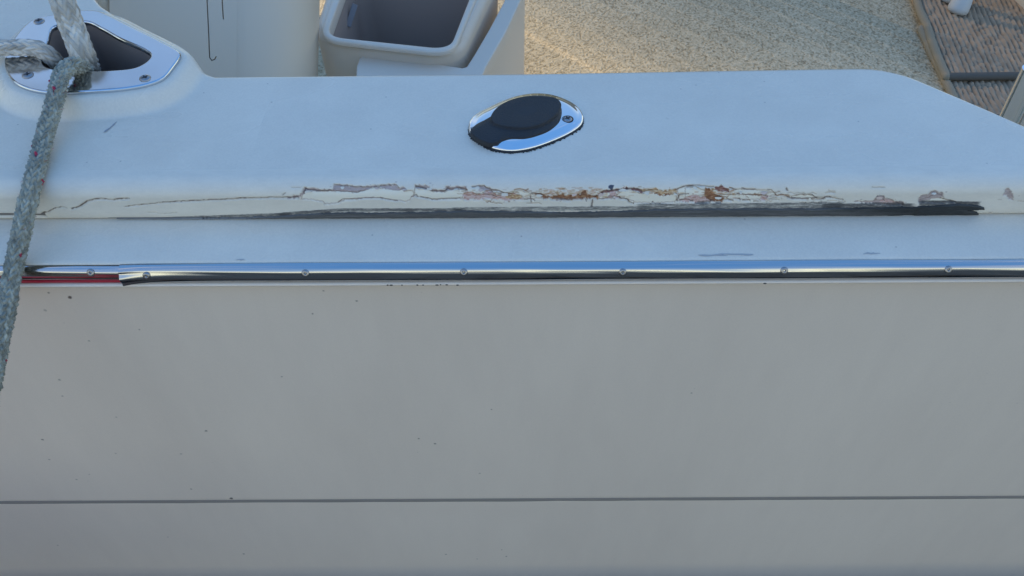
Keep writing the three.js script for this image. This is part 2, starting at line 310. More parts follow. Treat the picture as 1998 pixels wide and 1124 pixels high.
const cracks = [                                       // [space, width px, alpha, points]
  [zL, 1.5, .7, [235, 250, 275, 235, 320, 218, 340, 205, 375, 198, 410, 207]], [zL, 2.6, .9, [240, 252, 262, 240, 278, 228]],
  [zL, 2.4, .95, [435, 213, 490, 195, 525, 168, 560, 157, 625, 150, 680, 157, 790, 148]],
  [zL, 1.6, .85, [760, 198, 850, 188, 1000, 172, 1200, 162, 1400, 152]], [zL, 2.4, .95, [1000, 172, 1200, 162, 1400, 152, 1550, 145, 1700, 142, 1810, 143]],
  [zL, 1, .4, [900, 232, 1000, 240, 1080, 232]], [zL, 1.2, .6, [1720, 128, 1740, 112]],
  [zA, 2.2, 1, [0, 345, 170, 345]], [zA, 2, .9, [240, 290, 262, 200, 300, 218, 440, 238, 640, 232]], [zA, 1.5, .8, [640, 235, 860, 252, 1000, 266, 1130, 228]], [zA, 1.2, .6, [680, 142, 860, 162, 1010, 176, 1200, 182, 1400, 152, 1570, 146, 1620, 196]],
  [zA, 1.6, .7, [730, 420, 790, 380, 850, 368, 1000, 366, 1130, 350, 1350, 350, 1450, 370, 1600, 390]], [zA, 3, .6, [1340, 352, 1380, 358]], [zA, 2, .6, [1790, 340, 1870, 300, 1890, 340]], [zA, .8, .4, [60, 190, 200, 195]],
  [zB, 2.4, .8, [-70, 165, 90, 195, 160, 228, 250, 236, 340, 236, 380, 195, 440, 210, 550, 190, 655, 218]], [zB, 1.8, .85, [0, 322, 80, 335, 160, 360, 560, 345]], [zB, 1.4, .8, [720, 170, 890, 160, 950, 200, 1020, 215, 1100, 230, 1170, 260]], [zB, 2.4, .7, [890, 285, 1000, 300, 1070, 330]], [zB, 1.5, .8, [1440, 355, 1560, 352, 1600, 370]], [zB, 1.5, .8, [1535, 320, 1545, 395]], [zB, 2, .8, [1540, 268, 1680, 278, 1740, 310]],
  [zC, 1.6, .75, [545, 350, 530, 465]], [zC, 1.4, .7, [445, 350, 460, 382]], [zC, 2, .8, [0, 345, 200, 372, 300, 355]], [zC, 2.2, .9, [625, 318, 680, 245, 830, 228, 950, 212, 1080, 196, 1180, 206, 1240, 252]], [zC, 2.2, .9, [760, 318, 920, 324, 930, 345, 1040, 358, 1060, 385, 1120, 410]], [zC, 1.2, .6, [630, 350, 760, 345]], [zC, 2, .7, [1380, 385, 1385, 405]], [zC, 1.5, .8, [1700, 220, 1780, 180, 1850, 156, 1950, 150]], [zC, 2, .8, [1715, 380, 1740, 330, 1760, 290, 1890, 280]], [zC, 2.5, .8, [1720, 380, 1850, 360, 1950, 385]], [zC, 1.5, .6, [1320, 210, 1400, 230]],
  [zD, 1.6, .6, [0, 165, 150, 150, 250, 165, 380, 170]], [zD, 2.4, .8, [150, 400, 330, 395]], [zD, 1.8, .7, [590, 185, 700, 212]], [zD, 2.2, .7, [760, 190, 850, 212, 960, 210]], [zD, 1.4, .5, [1120, 210, 1190, 220]], [zD, 2.2, .7, [700, 280, 880, 297, 1050, 300, 1130, 320]], [zD, 1.5, .6, [470, 290, 690, 297]], [zD, 1.5, .6, [1150, 315, 1260, 325]], [zD, 1.5, .6, [1140, 350, 1290, 355]], [zD, 2.2, .8, [540, 360, 650, 370]], [zD, 2.2, .8, [720, 345, 750, 362]], [zD, 2.2, .8, [770, 370, 885, 370]], [zD, 1.6, .7, [930, 380, 1000, 378]], [zD, 1.4, .6, [1230, 260, 1250, 300]],
  [zD, 2.2, .8, [1330, 335, 1400, 325, 1470, 345, 1640, 350, 1820, 340]], [zD, 2, .8, [1460, 312, 1600, 290, 1650, 288, 1750, 300, 1820, 332]], [zD, 2.4, .8, [1820, 340, 1900, 350, 1940, 325, 2010, 330]], [zD, 2.5, .6, [1390, 188, 1410, 232]], [zD, 1.2, .7, [478, 135, 480, 160]],
  [zE, 2.2, .8, [0, 243, 70, 222, 130, 235, 230, 250]], [zE, 1.8, .6, [530, 268, 600, 230, 640, 270]], [zE, 2.4, .8, [1180, 238, 1260, 255, 1335, 270]], [zE, 1.6, .6, [975, 260, 1070, 235, 1140, 200, 1200, 215]], [zE, 1.2, .4, [510, 127, 640, 127]], [zE, 1, .4, [1740, 248, 1780, 248]], [zE, 1, .5, [1930, 265, 2000, 266]],
];
const [colC, colG] = canvas(BCW, BCH), [hgtC, hgtG] = canvas(BCW, BCH);
{
  const img = colG.createImageData(BCW, BCH);
  for (let j = 0; j < BCH; j++) for (let i = 0; i < BCW; i++) {
    const u = i / 1506, v = j / BCH * BL;
    const n = (fbm(u * 30, v * 60, 90) - 0.5) * 12 + (hash(i, j, 2) - 0.5) * 5 + (fbm(u * 200, v * 500, 95, 2) - 0.5) * 6, o = (j * BCW + i) * 4;
    img.data[o] = gel[0] + n; img.data[o + 1] = gel[1] + n; img.data[o + 2] = gel[2] + n * 0.9; img.data[o + 3] = 255;
  }
  colG.putImageData(img, 0, 0);
  hgtG.fillStyle = 'rgb(200,200,200)'; hgtG.fillRect(0, 0, BCW, BCH);
  const rough = (pts, amp = 1) => {                               // break the edges up
    const out = [];
    for (let i = 0; i < pts.length; i++) {
      const a = pts[i], b = pts[(i + 1) % pts.length], l = Math.hypot(b[0] - a[0], b[1] - a[1]), n = Math.max(1, Math.round(l / 3));
      for (let k = 0; k < n; k++) { const t = k / n; out.push([lerp(a[0], b[0], t) + (rnd() - 0.5) * 1.6 * amp, lerp(a[1], b[1], t) + (rnd() - 0.5) * 2.4 * amp]); }
    }
    return out;
  };
  const trace = (g, pts, close) => { g.beginPath(); pts.forEach((p, i) => i ? g.lineTo(p[0], p[1]) : g.moveTo(p[0], p[1])); if (close) g.closePath(); };
  const pairs = (sp, a) => { const o = []; for (let i = 0; i < a.length; i += 2) o.push(bandPx(...sp(a[i], a[i + 1]))); return o; };
  for (const [sp, kind, a] of patches) {
    const P = rough(pairs(sp, a), kind === 'pale' ? 1 : 2), [c, h] = pal[kind];
    colG.fillStyle = `rgb(${c})`; trace(colG, P, true); colG.fill();
    const hv = Math.round(200 + h / 0.003 * 200); hgtG.fillStyle = `rgb(${hv},${hv},${hv})`; trace(hgtG, P, true); hgtG.fill();
    if (kind === 'pale') { colG.strokeStyle = 'rgba(132,104,86,0.5)'; colG.lineWidth = 1.1; trace(colG, P, true); colG.stroke(); hgtG.strokeStyle = 'rgba(70,70,70,0.6)'; hgtG.lineWidth = 1.2; trace(hgtG, P, true); hgtG.stroke(); }
    if (kind !== 'pale') {                             // fibres and crumbs inside the break
      let x0 = 1e9, x1 = -1e9, y0 = 1e9, y1 = -1e9; P.forEach(p => { x0 = Math.min(x0, p[0]); x1 = Math.max(x1, p[0]); y0 = Math.min(y0, p[1]); y1 = Math.max(y1, p[1]); });
      const n = Math.round((x1 - x0) * (y1 - y0) / (kind === 'greypink' ? 16 : 6));
      for (const g of [colG, hgtG]) { g.save(); trace(g, P, true); g.clip(); }
      for (let q = 0; q < n; q++) {
        const x = lerp(x0, x1, rnd()), y = lerp(y0, y1, rnd()), w = 1 + rnd() * 5, hh = 0.6 + rnd() * 1.4, t = rnd();
        const cc = kind === 'brown' ? [[112, 66, 40], [178, 118, 78], [206, 170, 136], [92, 62, 48]] : kind === 'tan' ? [[214, 190, 156], [172, 132, 92], [228, 214, 190], [134, 100, 72]] : kind === 'wine' ? [[112, 62, 60], [160, 112, 104], [196, 160, 150], [92, 60, 58]] : kind === 'greypink' ? [[190, 174, 168], [150, 134, 130], [206, 190, 182], [164, 148, 142]] : [[196, 150, 138], [222, 200, 190], [168, 122, 106], [214, 186, 170]];
        colG.fillStyle = `rgba(${cc[Math.floor(t * 4)]},${0.5 + rnd() * 0.5})`; colG.fillRect(x, y, w, hh);
        const hq = Math.max(0, Math.min(255, Math.round(hv + (rnd() - 0.5) * 90))); hgtG.fillStyle = `rgb(${hq},${hq},${hq})`; hgtG.fillRect(x, y, w, hh);
      }
      for (const g of [colG, hgtG]) g.restore();
      for (let q = 0; q < (x1 - x0) / 5; q++) { const e = P[Math.floor(rnd() * P.length)]; colG.fillStyle = `rgba(${kind === 'greypink' ? '150,134,128' : '128,92,72'},${0.3 + rnd() * 0.4})`; colG.fillRect(e[0] + (rnd() - 0.5) * 12, e[1] + (rnd() - 0.5) * 7, 0.8 + rnd() * 2.6, 0.6 + rnd() * 1.2); }
    }
  }
  for (const [sp, w, al, a] of cracks) {
    const p0 = pairs(sp, a), P = [];
    for (let i = 0; i < p0.length - 1; i++) { const l = Math.hypot(p0[i + 1][0] - p0[i][0], p0[i + 1][1] - p0[i][1]), n = Math.max(1, Math.round(l / 4)); for (let k = 0; k < n; k++) { const t = k / n; P.push([lerp(p0[i][0], p0[i + 1][0], t) + (rnd() - .5) * 1, lerp(p0[i][1], p0[i + 1][1], t) + (rnd() - .5) * 1.4]); } }
    P.push(p0[p0.length - 1]);
    colG.strokeStyle = `rgba(104,88,80,${al})`; colG.lineWidth = w * 0.95; trace(colG, P); colG.stroke();
    hgtG.strokeStyle = `rgba(30,30,30,${al})`; hgtG.lineWidth = w * 1.1; trace(hgtG, P); hgtG.stroke();
  }
  // black rubbings smeared along the lower part of the edge (grain, not a fade)
  const smear = (pxa, pxb, pya, pyb, n, al, len) => { for (let q = 0; q < n; q++) { const px = lerp(pxa, pxb, rnd()), tt = rnd(), py = lerp(pya, pyb, tt); const [x, y] = bandPx(px, py); colG.fillStyle = `rgba(52,52,54,${al * (0.3 + rnd() * 0.7)})`; colG.fillRect(x, y, (0.3 + rnd()) * len, 0.5 + rnd() * 1.1); } };
  // fine splits along the broken laminate
  for (let q = 0; q < 64; q++) {
    const px = rnd() < 0.55 ? 890 + rnd() * 290 : 1390 + rnd() * 230, top = lerp(366, 378, rnd()), py = top + rnd() * 20, l = 6 + rnd() * 30, brown = px > 880 && px < 1530;
    const P = []; for (let k = 0; k <= 5; k++) P.push(bandPx(px + l * k / 5, py + (rnd() - 0.5) * 2.4 + k * (rnd() - 0.5)));
    colG.strokeStyle = brown ? `rgba(124,84,58,${0.25 + rnd() * 0.45})` : `rgba(140,124,116,${0.2 + rnd() * 0.4})`; colG.lineWidth = 0.7 + rnd() * (brown ? 1.8 : 1); trace(colG, P); colG.stroke();
    hgtG.strokeStyle = `rgba(60,60,60,${0.4 + rnd() * 0.4})`; hgtG.lineWidth = 1.2; trace(hgtG, P); hgtG.stroke();
  }
  // rusty water stain, blotchy, where the core shows
  for (let q = 0; q < 420; q++) { const a = rnd(), px = a < 0.4 ? 1050 + rnd() * 130 : a < 0.7 ? 1370 + rnd() * 60 : 890 + rnd() * 520, [x, y] = bandPx(px, 378 + (rnd() + rnd() - 1) * 13); colG.fillStyle = `rgba(${150 + rnd() * 30},${104 + rnd() * 24},${66 + rnd() * 20},${0.12 + rnd() * 0.3})`; colG.fillRect(x, y, 2 + rnd() * 7, 0.8 + rnd() * 2); }
  // each run of rubbings thickens towards the strip it came off
  const near = (pxa, pxb, f, reach, n, al, len) => { for (let q = 0; q < n; q++) { const px = lerp(pxa, pxb, rnd()), [x, y] = bandPx(px, f(px) - reach * rnd() + 1.5); colG.fillStyle = `rgba(58,57,57,${al * (0.25 + rnd() * 0.75)})`; colG.fillRect(x, y, (0.2 + rnd()) * len, 0.4 + rnd() * 0.7); } };
  near(210, 560, px => lerp(433, 421, (px - 210) / 350), 7, 2080, 0.34, 12); near(540, 900, px => lerp(420, 411.5, Math.min(1, (px - 540) / 120)), 6, 1680, 0.34, 12);
  near(880, 1260, px => lerp(411.5, 409, (px - 880) / 380), 8, 1440, 0.30, 12); near(1240, 1640, px => lerp(409, 405.5, (px - 1240) / 400), 12, 2600, 0.32, 12);
  near(1600, 1775, () => 405, 9, 1680, 0.38, 10); near(1792, 1905, () => 399, 7, 1040, 0.4, 8);
  { const [x, y] = bandPx(1193, 365); colG.fillStyle = 'rgb(62,66,80)'; colG.beginPath(); for (let q = 0; q < 11; q++) { const th = q / 11 * 6.283, rr = 2.2 + rnd() * 3.2; colG.lineTo(x + Math.cos(th) * rr, y + Math.sin(th) * rr * 1.2); } colG.fill(); }
  // soft sagging groove behind the rope
  { const P = pairs((x, y) => [x, y], [-60, 420, 20, 420, 90, 421]); colG.strokeStyle = 'rgb(120,114,108)'; colG.lineWidth = 9; trace(colG, P); colG.stroke(); hgtG.strokeStyle = 'rgb(40,40,40)'; hgtG.lineWidth = 10; trace(hgtG, P); hgtG.stroke(); }
  const hd = hgtG.getImageData(0, 0, BCW, BCH).data;
  const hAt = (u, v) => { const x = Math.min(BCW - 1, Math.max(0, Math.round(u))), y = Math.min(BCH - 1, Math.max(0, Math.round(v))); return (hd[(y * BCW + x) * 4] - 200) / 200 * 0.003; };
  const t = tex(colC); t.flipY = false;
  const m = new THREE.MeshPhysicalMaterial({ map: t, roughness: 0.42 });
  const nx = 1360, nv = 76;
  const profAt = s => { let i = 1; while (i < bandArc.length - 1 && bandArc[i] < s) i++; const k = (s - bandArc[i - 1]) / (bandArc[i] - bandArc[i - 1]), a = bandProf[i - 1], b = bandProf[i]; const tz = b[0] - a[0], ty = b[1] - a[1], l = Math.hypot(tz, ty); return [lerp(a[0], b[0], k), lerp(a[1], b[1], k), ty / l, -tz / l]; };
  const PR = []; for (let j = 0; j <= nv; j++) PR.push(profAt(Math.min(BL - 1e-7, Math.max(1e-7, j / nv * BL))));
  const edgeMesh = part('gunwale_edge', grid(nx, nv, (i, j) => { const x = BX0 + BW * i / nx, u = i / nx, v = j / nv, h = hAt(u * BCW, v * BCH), p = PR[j]; return [x, p[1] + p[3] * h, p[0] + p[2] * h, u, v]; }), m, boat, 'cracked and chipped gelcoat edge of the gunwale');
  // gelcoat flakes lifting along the break
  const flakeM = [new THREE.MeshPhysicalMaterial({ color: 0xddd3c0, roughness: 0.45 }), new THREE.MeshPhysicalMaterial({ color: 0xdacdb9, roughness: 0.5 }), new THREE.MeshPhysicalMaterial({ color: 0xcdb6a8, roughness: 0.7 })];
  const spots = [[600, 374], [640, 377], [668, 366], [704, 372], [735, 368], [760, 366], [790, 370], [812, 375], [838, 369], [866, 372], [890, 369], [912, 374], [938, 371], [960, 376], [985, 379], [1020, 381], [1052, 381], [1090, 388], [1120, 380], [1150, 389], [1172, 380], [1190, 374], [1215, 371], [1240, 369], [1262, 376], [1290, 376], [1318, 379], [1330, 371], [1356, 367], [1385, 372], [1402, 386], [1420, 371], [1445, 376], [1462, 383], [1490, 376], [1512, 389], [1530, 386], [1552, 384], [1580, 388], [1600, 389], [1716, 386], [1745, 394], [1822, 377], [1838, 382]];
  for (const [px, py] of spots.filter((q, i) => i % 2 === 0)) {
    const w = 3 + rnd() * 6, h = 1.4 + rnd() * 2.0, n = 8, ring = [];
    for (let k = 0; k < n; k++) { const th = k / n * 6.283, rr = 0.6 + rnd() * 0.5; ring.push([px + Math.cos(th) * w * rr, py + Math.sin(th) * h * rr]); }
    const tilt = 0.0006 + rnd() * 0.0014, pos = [], idx = [];
    for (const back of [0, 0.0005]) for (const [a, b] of [...ring, [px, py]]) { const [x, sA] = bandHit(a, b), p = profAt(Math.min(BL - 1e-6, Math.max(1e-6, sA))), lift = 0.0002 + tilt * Math.max(0, (b - py) / h * (rnd() < 0.5 ? 1 : 0.8) + 0.4) - back; pos.push(x, p[1] + p[3] * lift, p[0] + p[2] * lift); }
    for (let k = 0; k < n; k++) { const m2 = (k + 1) % n; idx.push(n, m2, k, n + 1 + n, n + 1 + k, n + 1 + m2, k, m2, n + 1 + k, m2, n + 1 + m2, n + 1 + k); }
    const fg = new THREE.BufferGeometry(); fg.setAttribute('position', new THREE.Float32BufferAttribute(pos, 3)); fg.setIndex(idx); const ng = fg.toNonIndexed(); ng.computeVertexNormals();
    part('gelcoat_flake', ng, flakeM[Math.floor(rnd() * 2.5)], edgeMesh);
  }
  // the edge goes on plainly on either side
  for (const [a, b] of [[XL, BX0], [BX0 + BW, XR]]) part('gunwale_edge', grid(20, bandProf.length - 1, (i, j) => { const x = lerp(a, b, i / 20), p = bandProf[j]; return [x, p[1], p[0]]; }), M.cream, boat);
  // worn black rubbing strip, torn at its end; thin left taper paints soft shade and grime
  const topE = [[225, 431], [260, 427.5], [330, 426], [400, 424.5], [480, 423], [540, 420.5], [575, 418], [620, 415.5], [700, 414], [820, 413], [900, 411], [1000, 411.5], [1080, 413], [1160, 412.5], [1250, 409], [1320, 407], [1440, 406.5], [1600, 405.5], [1690, 405], [1765, 403], [1775, 404.5], [1788, 404], [1796, 402], [1870, 397], [1905, 398.5], [1916, 401.5]];
  const tAt = px => { let i = 1; while (i < topE.length - 1 && topE[i][0] < px) i++; const k = (px - topE[i - 1][0]) / (topE[i][0] - topE[i - 1][0]); return lerp(topE[i - 1][1], topE[i][1], k); };
  const endX = v => 1915 + 6 * Math.sin(v * 9) - 7 * sstep(0.5, 0.55, v) * (1 - sstep(0.62, 0.66, v)) * 2 + (vnoise(v * 22, 3, 8) - 0.5) * 9 - 6 * (1 - sstep(0, 0.25, v));
  const sx = 1350, sv = 24, stripTex = dataTex(2048, 64, (i, j) => {           // worn grey mostly, black near the torn end, paler along the left shade taper
    const n = fbm(i / 40, j / 5, 14, 4), k = fbm(i / 9, j / 2.4, 15, 2), w = fbm(i / 90, j / 12, 19, 3), px = i;
    const wear = 1 - sstep(1580, 1760, px + (w - 0.5) * 260), left = 1 - sstep(380, 640, px + (w - 0.5) * 200);
    const b = 44 + wear * 38 + left * 34 + (n - 0.5) * (16 + wear * 18) + (k - 0.5) * 16 + (w > 0.6 ? (w - 0.6) * 110 : 0);
    return [b + wear * 2, b + 1, b];
  });
  const sMat = new THREE.MeshStandardMaterial({ map: stripTex, roughness: 0.75 });
  part('strip_and_shade', grid(sx, sv, (i, j) => {
    const v = j / sv, px = lerp(228, endX(v), i / sx), e = i / sx;
    const [x, sTop] = bandHit(px, tAt(px) + (vnoise(px * 0.25, 1, 5) - 0.5) * 1.0 + (vnoise(px * 0.05, 1, 6) - 0.5) * 1.6);
    const s = lerp(bandArc[1], sTop, v), p = profAt(s), lift = (j === 0 || j === sv || i === sx) ? -0.0004 : 0.0008 * sstep(0, 0.08, e) + 0.0012 + (fbm(px * 0.06, v * 3, 71, 3) - 0.5) * 0.0010 - 0.0007 * (sstep(1768, 1772, px) * (1 - sstep(1790, 1795, px)));
    return [x, p[1] + p[3] * lift, p[0] + p[2] * lift, px / 2048, v];
  }), sMat, boat, 'worn black rubbing strip torn off at its end, left taper painted as soft shade and grime');
}

// ---- gunwale top with the raised pad for the hawse plate
const zoomH = (x, y) => [x / 4.532, y / 4.532];
const PAD_H = 0.017, PLATE_Y = YT + PAD_H;
const plateOut = smoothPoly([[35, 560], [60, 640], [130, 730], [270, 790], [420, 815], [620, 815], [900, 800], [1150, 775], [1320, 740], [1440, 690], [1530, 590], [1597, 486], [1590, 462], [1400, 355], [1150, 232], [960, 135], [850, 95], [700, 95], [480, 130], [300, 170], [180, 270], [100, 380], [45, 470]].map(p => onY(...zoomH(...p), PLATE_Y + 0.005)), 160);
const hole = smoothPoly([[380, 580], [500, 620], [760, 632], [1000, 625], [1200, 600], [1300, 545], [1337, 490], [1280, 440], [1050, 335], [900, 250], [750, 190], [480, 235], [425, 350], [400, 430], [360, 510]].map(p => onY(...zoomH(...p), PLATE_Y + 0.005)), 120);
const inner = [[-400, -330], [60, -110], [165, -30], [196, 8], [255, 46], [310, 76], [352, 100], [380, 124], [398, 139], [420, 146], [700, 143], [1000, 140], [1300, 135], [1600, 130], [1690, 129], [1725, 133], [1770, 144], [1850, 178], [1930, 212], [1998, 242], [2100, 287], [2600, 330]].map(p => onY(p[0], p[1], YT));
function zIn(x) { let i = 1; while (i < inner.length - 1 && inner[i].x < x) i++; const a = inner[i - 1], b = inner[i], t = Math.min(1.0, Math.max(0, (x - a.x) / (b.x - a.x))); return lerp(a.z, b.z, t); }
function padH(x, z) { const d = distPoly(x, z, plateOut); return PAD_H * (1 - sstep(0.004, 0.029, d)); }
{
  const xs = []; for (let x = XL; x < -0.75; x += 0.05) xs.push(x); for (let x = -0.75; x < -0.3; x += 0.0032) xs.push(x); for (let x = -0.3; x <= XR + 0.01; x += 0.012) xs.push(x);
  const ZN = 110, R = 0.009, total = [];
  const nz = ZN + 10, cols = xs.map(x => {
    const zi = zIn(x), pts = [];
    for (let j = 0; j <= ZN; j++) { const z = lerp(Z_TOP, zi + R, j / ZN); pts.push([x, YT + padH(x, z) + 0.0012 * Math.sin(j / ZN * Math.PI), z]); }
    const h = pts[ZN][1];
    for (let k = 1; k <= 6; k++) { const t = k / 6 * Math.PI / 2; pts.push([x, h - R * (1 - Math.cos(t)), zi + R - R * Math.sin(t)]); }
    pts.push([x, h - 0.03, zi], [x, -0.2, zi], [x, -0.45, zi], [x, -0.56, zi]);
    return pts;
  });
  const inHole = (x, z) => inPoly(x, z, holeBig);
  const holeBig = insetRing(hole, -0.004);
  const g = grid(xs.length - 1, nz, (i, j) => { const p = cols[i][j]; return [p[0], p[1], p[2], p[0] * 0.7 + 0.2, (j > ZN + 6 ? p[1] : p[2]) * 0.7 + 0.6]; }, false,
    (i, j) => j < ZN && inHole((cols[i][j][0] + cols[i + 1][j][0]) / 2, (cols[i][j][2] + cols[i][j + 1][2]) / 2));
  const topMesh = part('gunwale_top', g, M.gelTop, boat);
  // small dark smudge near the pad
  const sh = new THREE.Shape(); [[0, 0], [6, -5], [10, -13], [14, -17], [11, -9], [7, -2], [3, 3], [-1, 4]].forEach((p, i) => i ? sh.lineTo(p[0] / 1650, -p[1] / 980) : sh.moveTo(p[0] / 1650, -p[1] / 980));
  const ge = new THREE.ShapeGeometry(sh); ge.rotateX(-Math.PI / 2); const p = onY(205, 254, YT + 0.0015); ge.translate(p.x, p.y, p.z);
  part('smudge', ge, new THREE.MeshStandardMaterial({ color: lin(0.33, 0.33, 0.34), roughness: 0.8 }), topMesh, 'small grey smudge');
}

// ---- screws
function screwGeo(r, h, cross = true) {                // pan head with a cross recess sunk into it, axis +y
  const L = [[0, -h * 0.15], [r * 0.22, -h * 0.1], [r * 0.30, h * 0.75], [r * 0.45, h * 0.92], [r * 0.7, h * 0.8], [r * 0.92, h * 0.45], [r, 0], [r, -h * 0.6]].map(p => new THREE.Vector2(p[0], p[1]));
  return new THREE.LatheGeometry(L.reverse(), 28);
}
function addScrew(parent, pos, normal, r, h, mat = M.screw, cross = true) {
  const m = part('screw', screwGeo(r, h), mat, parent); m.position.copy(pos); m.quaternion.setFromUnitVectors(UP, normal);
  if (!cross) return;
  const slot = mergeGeometries([new THREE.BoxGeometry(r * 1.15, h * 0.25, r * 0.24), new THREE.BoxGeometry(r * 0.24, h * 0.26, r * 1.15)]); slot.rotateY(rnd() * 3); slot.translate(0, h * 0.82, 0); slot.applyQuaternion(m.quaternion); slot.translate(pos.x, pos.y, pos.z);
  part('screw_recess', slot, M.recess, parent);
}

// ---- hawse plate
{
  const hp = part('hawse_plate', (() => {
    const sh = new THREE.Shape(insetRing(plateOut, 0.0022).map(p => new THREE.Vector2(p.x, -p.z)));
    sh.holes.push(new THREE.Path(insetRing(hole, -0.0016).map(p => new THREE.Vector2(p.x, -p.z))));
    const g = new THREE.ExtrudeGeometry(sh, { depth: 0.0022, bevelEnabled: true, bevelThickness: 0.0022, bevelSize: 0.0022, bevelSegments: 5, curveSegments: 1 });
    g.rotateX(-Math.PI / 2); g.translate(0, PLATE_Y + 0.0012, 0); return g;
  })(), M.plate, boat, 'dull stainless hawse plate with large opening');
  const r0 = insetRing(hole, -0.0006, PLATE_Y + 0.0012), r1 = insetRing(hole, 0.0015, PLATE_Y - 0.02), r2 = insetRing(hole, 0.004, PLATE_Y - 0.08);
  part('hawse_pipe', loft([r2, r1, r0], false, true), M.pipe, hp);
  for (const [px, py] of [[76, 41], [54, 146], [283, 152]]) addScrew(hp, onY(px, py, PLATE_Y + 0.0062).add(new THREE.Vector3(0, -0.0004, 0)), UP, 0.0068, 0.0022);
}

// ---- flush rod holder with rubber cap
{
  const zr = (x, y) => [880 + x / 6.66, 160 + y / 6.66];
  const base = YT + 0.0012;
  const out = smoothPoly([[225, 610], [255, 500], [340, 420], [470, 350], [640, 270], [850, 195], [1080, 160], [1280, 172], [1450, 220], [1600, 295], [1695, 390], [1722, 465], [1695, 560], [1580, 650], [1350, 760], [1100, 850], [950, 885], [760, 900], [550, 868], [380, 790], [270, 710]].map(p => onY(...zr(...p), base + 0.001)), 140);
  const ring = (d, y) => insetRing(out, d, base + y);
  const fl = part('rod_holder', loft([ring(0.0004, -0.001), ring(0, 0.0010), ring(0.0005, 0.0024), ring(0.0014, 0.0034), ring(0.0026, 0.0039), ring(0.0042, 0.0041), ring(0.0062, 0.0047), ring(0.009, 0.0057), ring(0.0135, 0.0064), scaleRing(out, 0.5, base + 0.0066)]), M.chrome, boat, 'chrome oval rod holder flange with black cap');
  const gk = insetRing(out, -0.0006).map((p, i) => p), jag = R => R.map((p, i) => p.clone());
  const gOut = []; { const dense = smoothPoly(out, 420); const off = insetRing(dense, -1); dense.forEach((p, i) => { const n = off[i].clone().sub(p).normalize(); const south = sstep(-0.3, 0.7, n.z); gOut.push(p.clone().addScaledVector(n, -0.0003 + south * (0.0016 + 0.0022 * Math.pow(rnd(), 2)))); }); }
  part('gasket', loft([gOut.map(p => p.clone().setY(base - 0.001)), gOut.map(p => p.clone().setY(base + 0.0006)), insetRing(gOut, 0.001, base + 0.0009)]), M.rubber, fl, 'black sealant squeezed out round the flange');
  const yb = base + 0.0055, yt = base + 0.0135;
  const disc = smoothPoly([[512, 475], [540, 385], [640, 290], [800, 215], [1000, 175], [1200, 175], [1370, 205], [1430, 262], [1415, 360], [1330, 455], [1200, 535], [1030, 585], [850, 592], [680, 572], [560, 535]].map(p => onY(...zr(...p), yt)), 160);
  const foot = smoothPoly([[248, 655], [300, 590], [400, 530], [490, 492], [530, 440], [640, 370], [800, 300], [1000, 260], [1200, 258], [1370, 285], [1425, 330], [1440, 390], [1430, 470], [1395, 545], [1280, 640], [1100, 712], [950, 745], [770, 748], [650, 778], [540, 820], [420, 790], [300, 722]].map(p => onY(...zr(...p), yb)), 160);
  const cc = disc.reduce((a, p) => a.add(p), new THREE.Vector3()).multiplyScalar(1 / disc.length);
  const radial = (R, y, k = 1, d = 0) => { const o = []; for (let q = 0; q < 128; q++) { const th = q / 128 * 2 * Math.PI, dx = Math.cos(th), dz = Math.sin(th); let best = 0.01; for (let i = 0; i < R.length; i++) { const a = R[i], b = R[(i + 1) % R.length], ex = b.x - a.x, ez = b.z - a.z, det = dx * -ez + ex * dz; if (Math.abs(det) < 1e-14) continue; const t = ((a.x - cc.x) * -ez + ex * (a.z - cc.z)) / det, u = (dx * (a.z - cc.z) - dz * (a.x - cc.x)) / det; if (t > 0 && u >= 0 && u <= 1) best = Math.max(best, t); } const l = Math.max(0.001, best * k - d); o.push(new THREE.Vector3(cc.x + dx * l, y, cc.z + dz * l)); } return o; };
  const mixR = (A, B, t, y) => A.map((p, i) => new THREE.Vector3(lerp(p.x, B[i].x, t), y, lerp(p.z, B[i].z, t)));
  const F0 = radial(foot, yb - 0.004), F1 = radial(foot, yb + 0.0012), F2 = radial(foot, yb + 0.0024, 1, 0.0008), F3 = radial(foot, yb + 0.0030, 1, 0.0024), T0 = radial(disc, yt - 0.0016), T1 = radial(disc, yt - 0.0005, 1, 0.0006), T2 = radial(disc, yt, 1, 0.002), T3 = radial(disc, yt + 0.0001, 0.7), T4 = radial(disc, yt - 0.0003, 0.3);
  part('rubber_cap', loft([F0, F1, F2, mixR(F3, T0, 0.5, (yb + 0.0036 + yt) / 2 - 0.001), mixR(F3, T0, 0.92, yt - 0.003), T0, T1, T2, T3, T4]), M.rubber, fl, 'black rubber cap');
  const sc = onY(...zr(1515, 482), base + 0.0062); addScrew(fl, sc.add(new THREE.Vector3(0, -0.0002, 0)), UP, 0.0056, 0.0022);
  const cs = new THREE.TorusGeometry(0.0062, 0.0007, 8, 32); cs.rotateX(Math.PI / 2); cs.translate(sc.x, base + 0.0060, sc.z); part('screw_seat', cs, M.recess, fl);
}

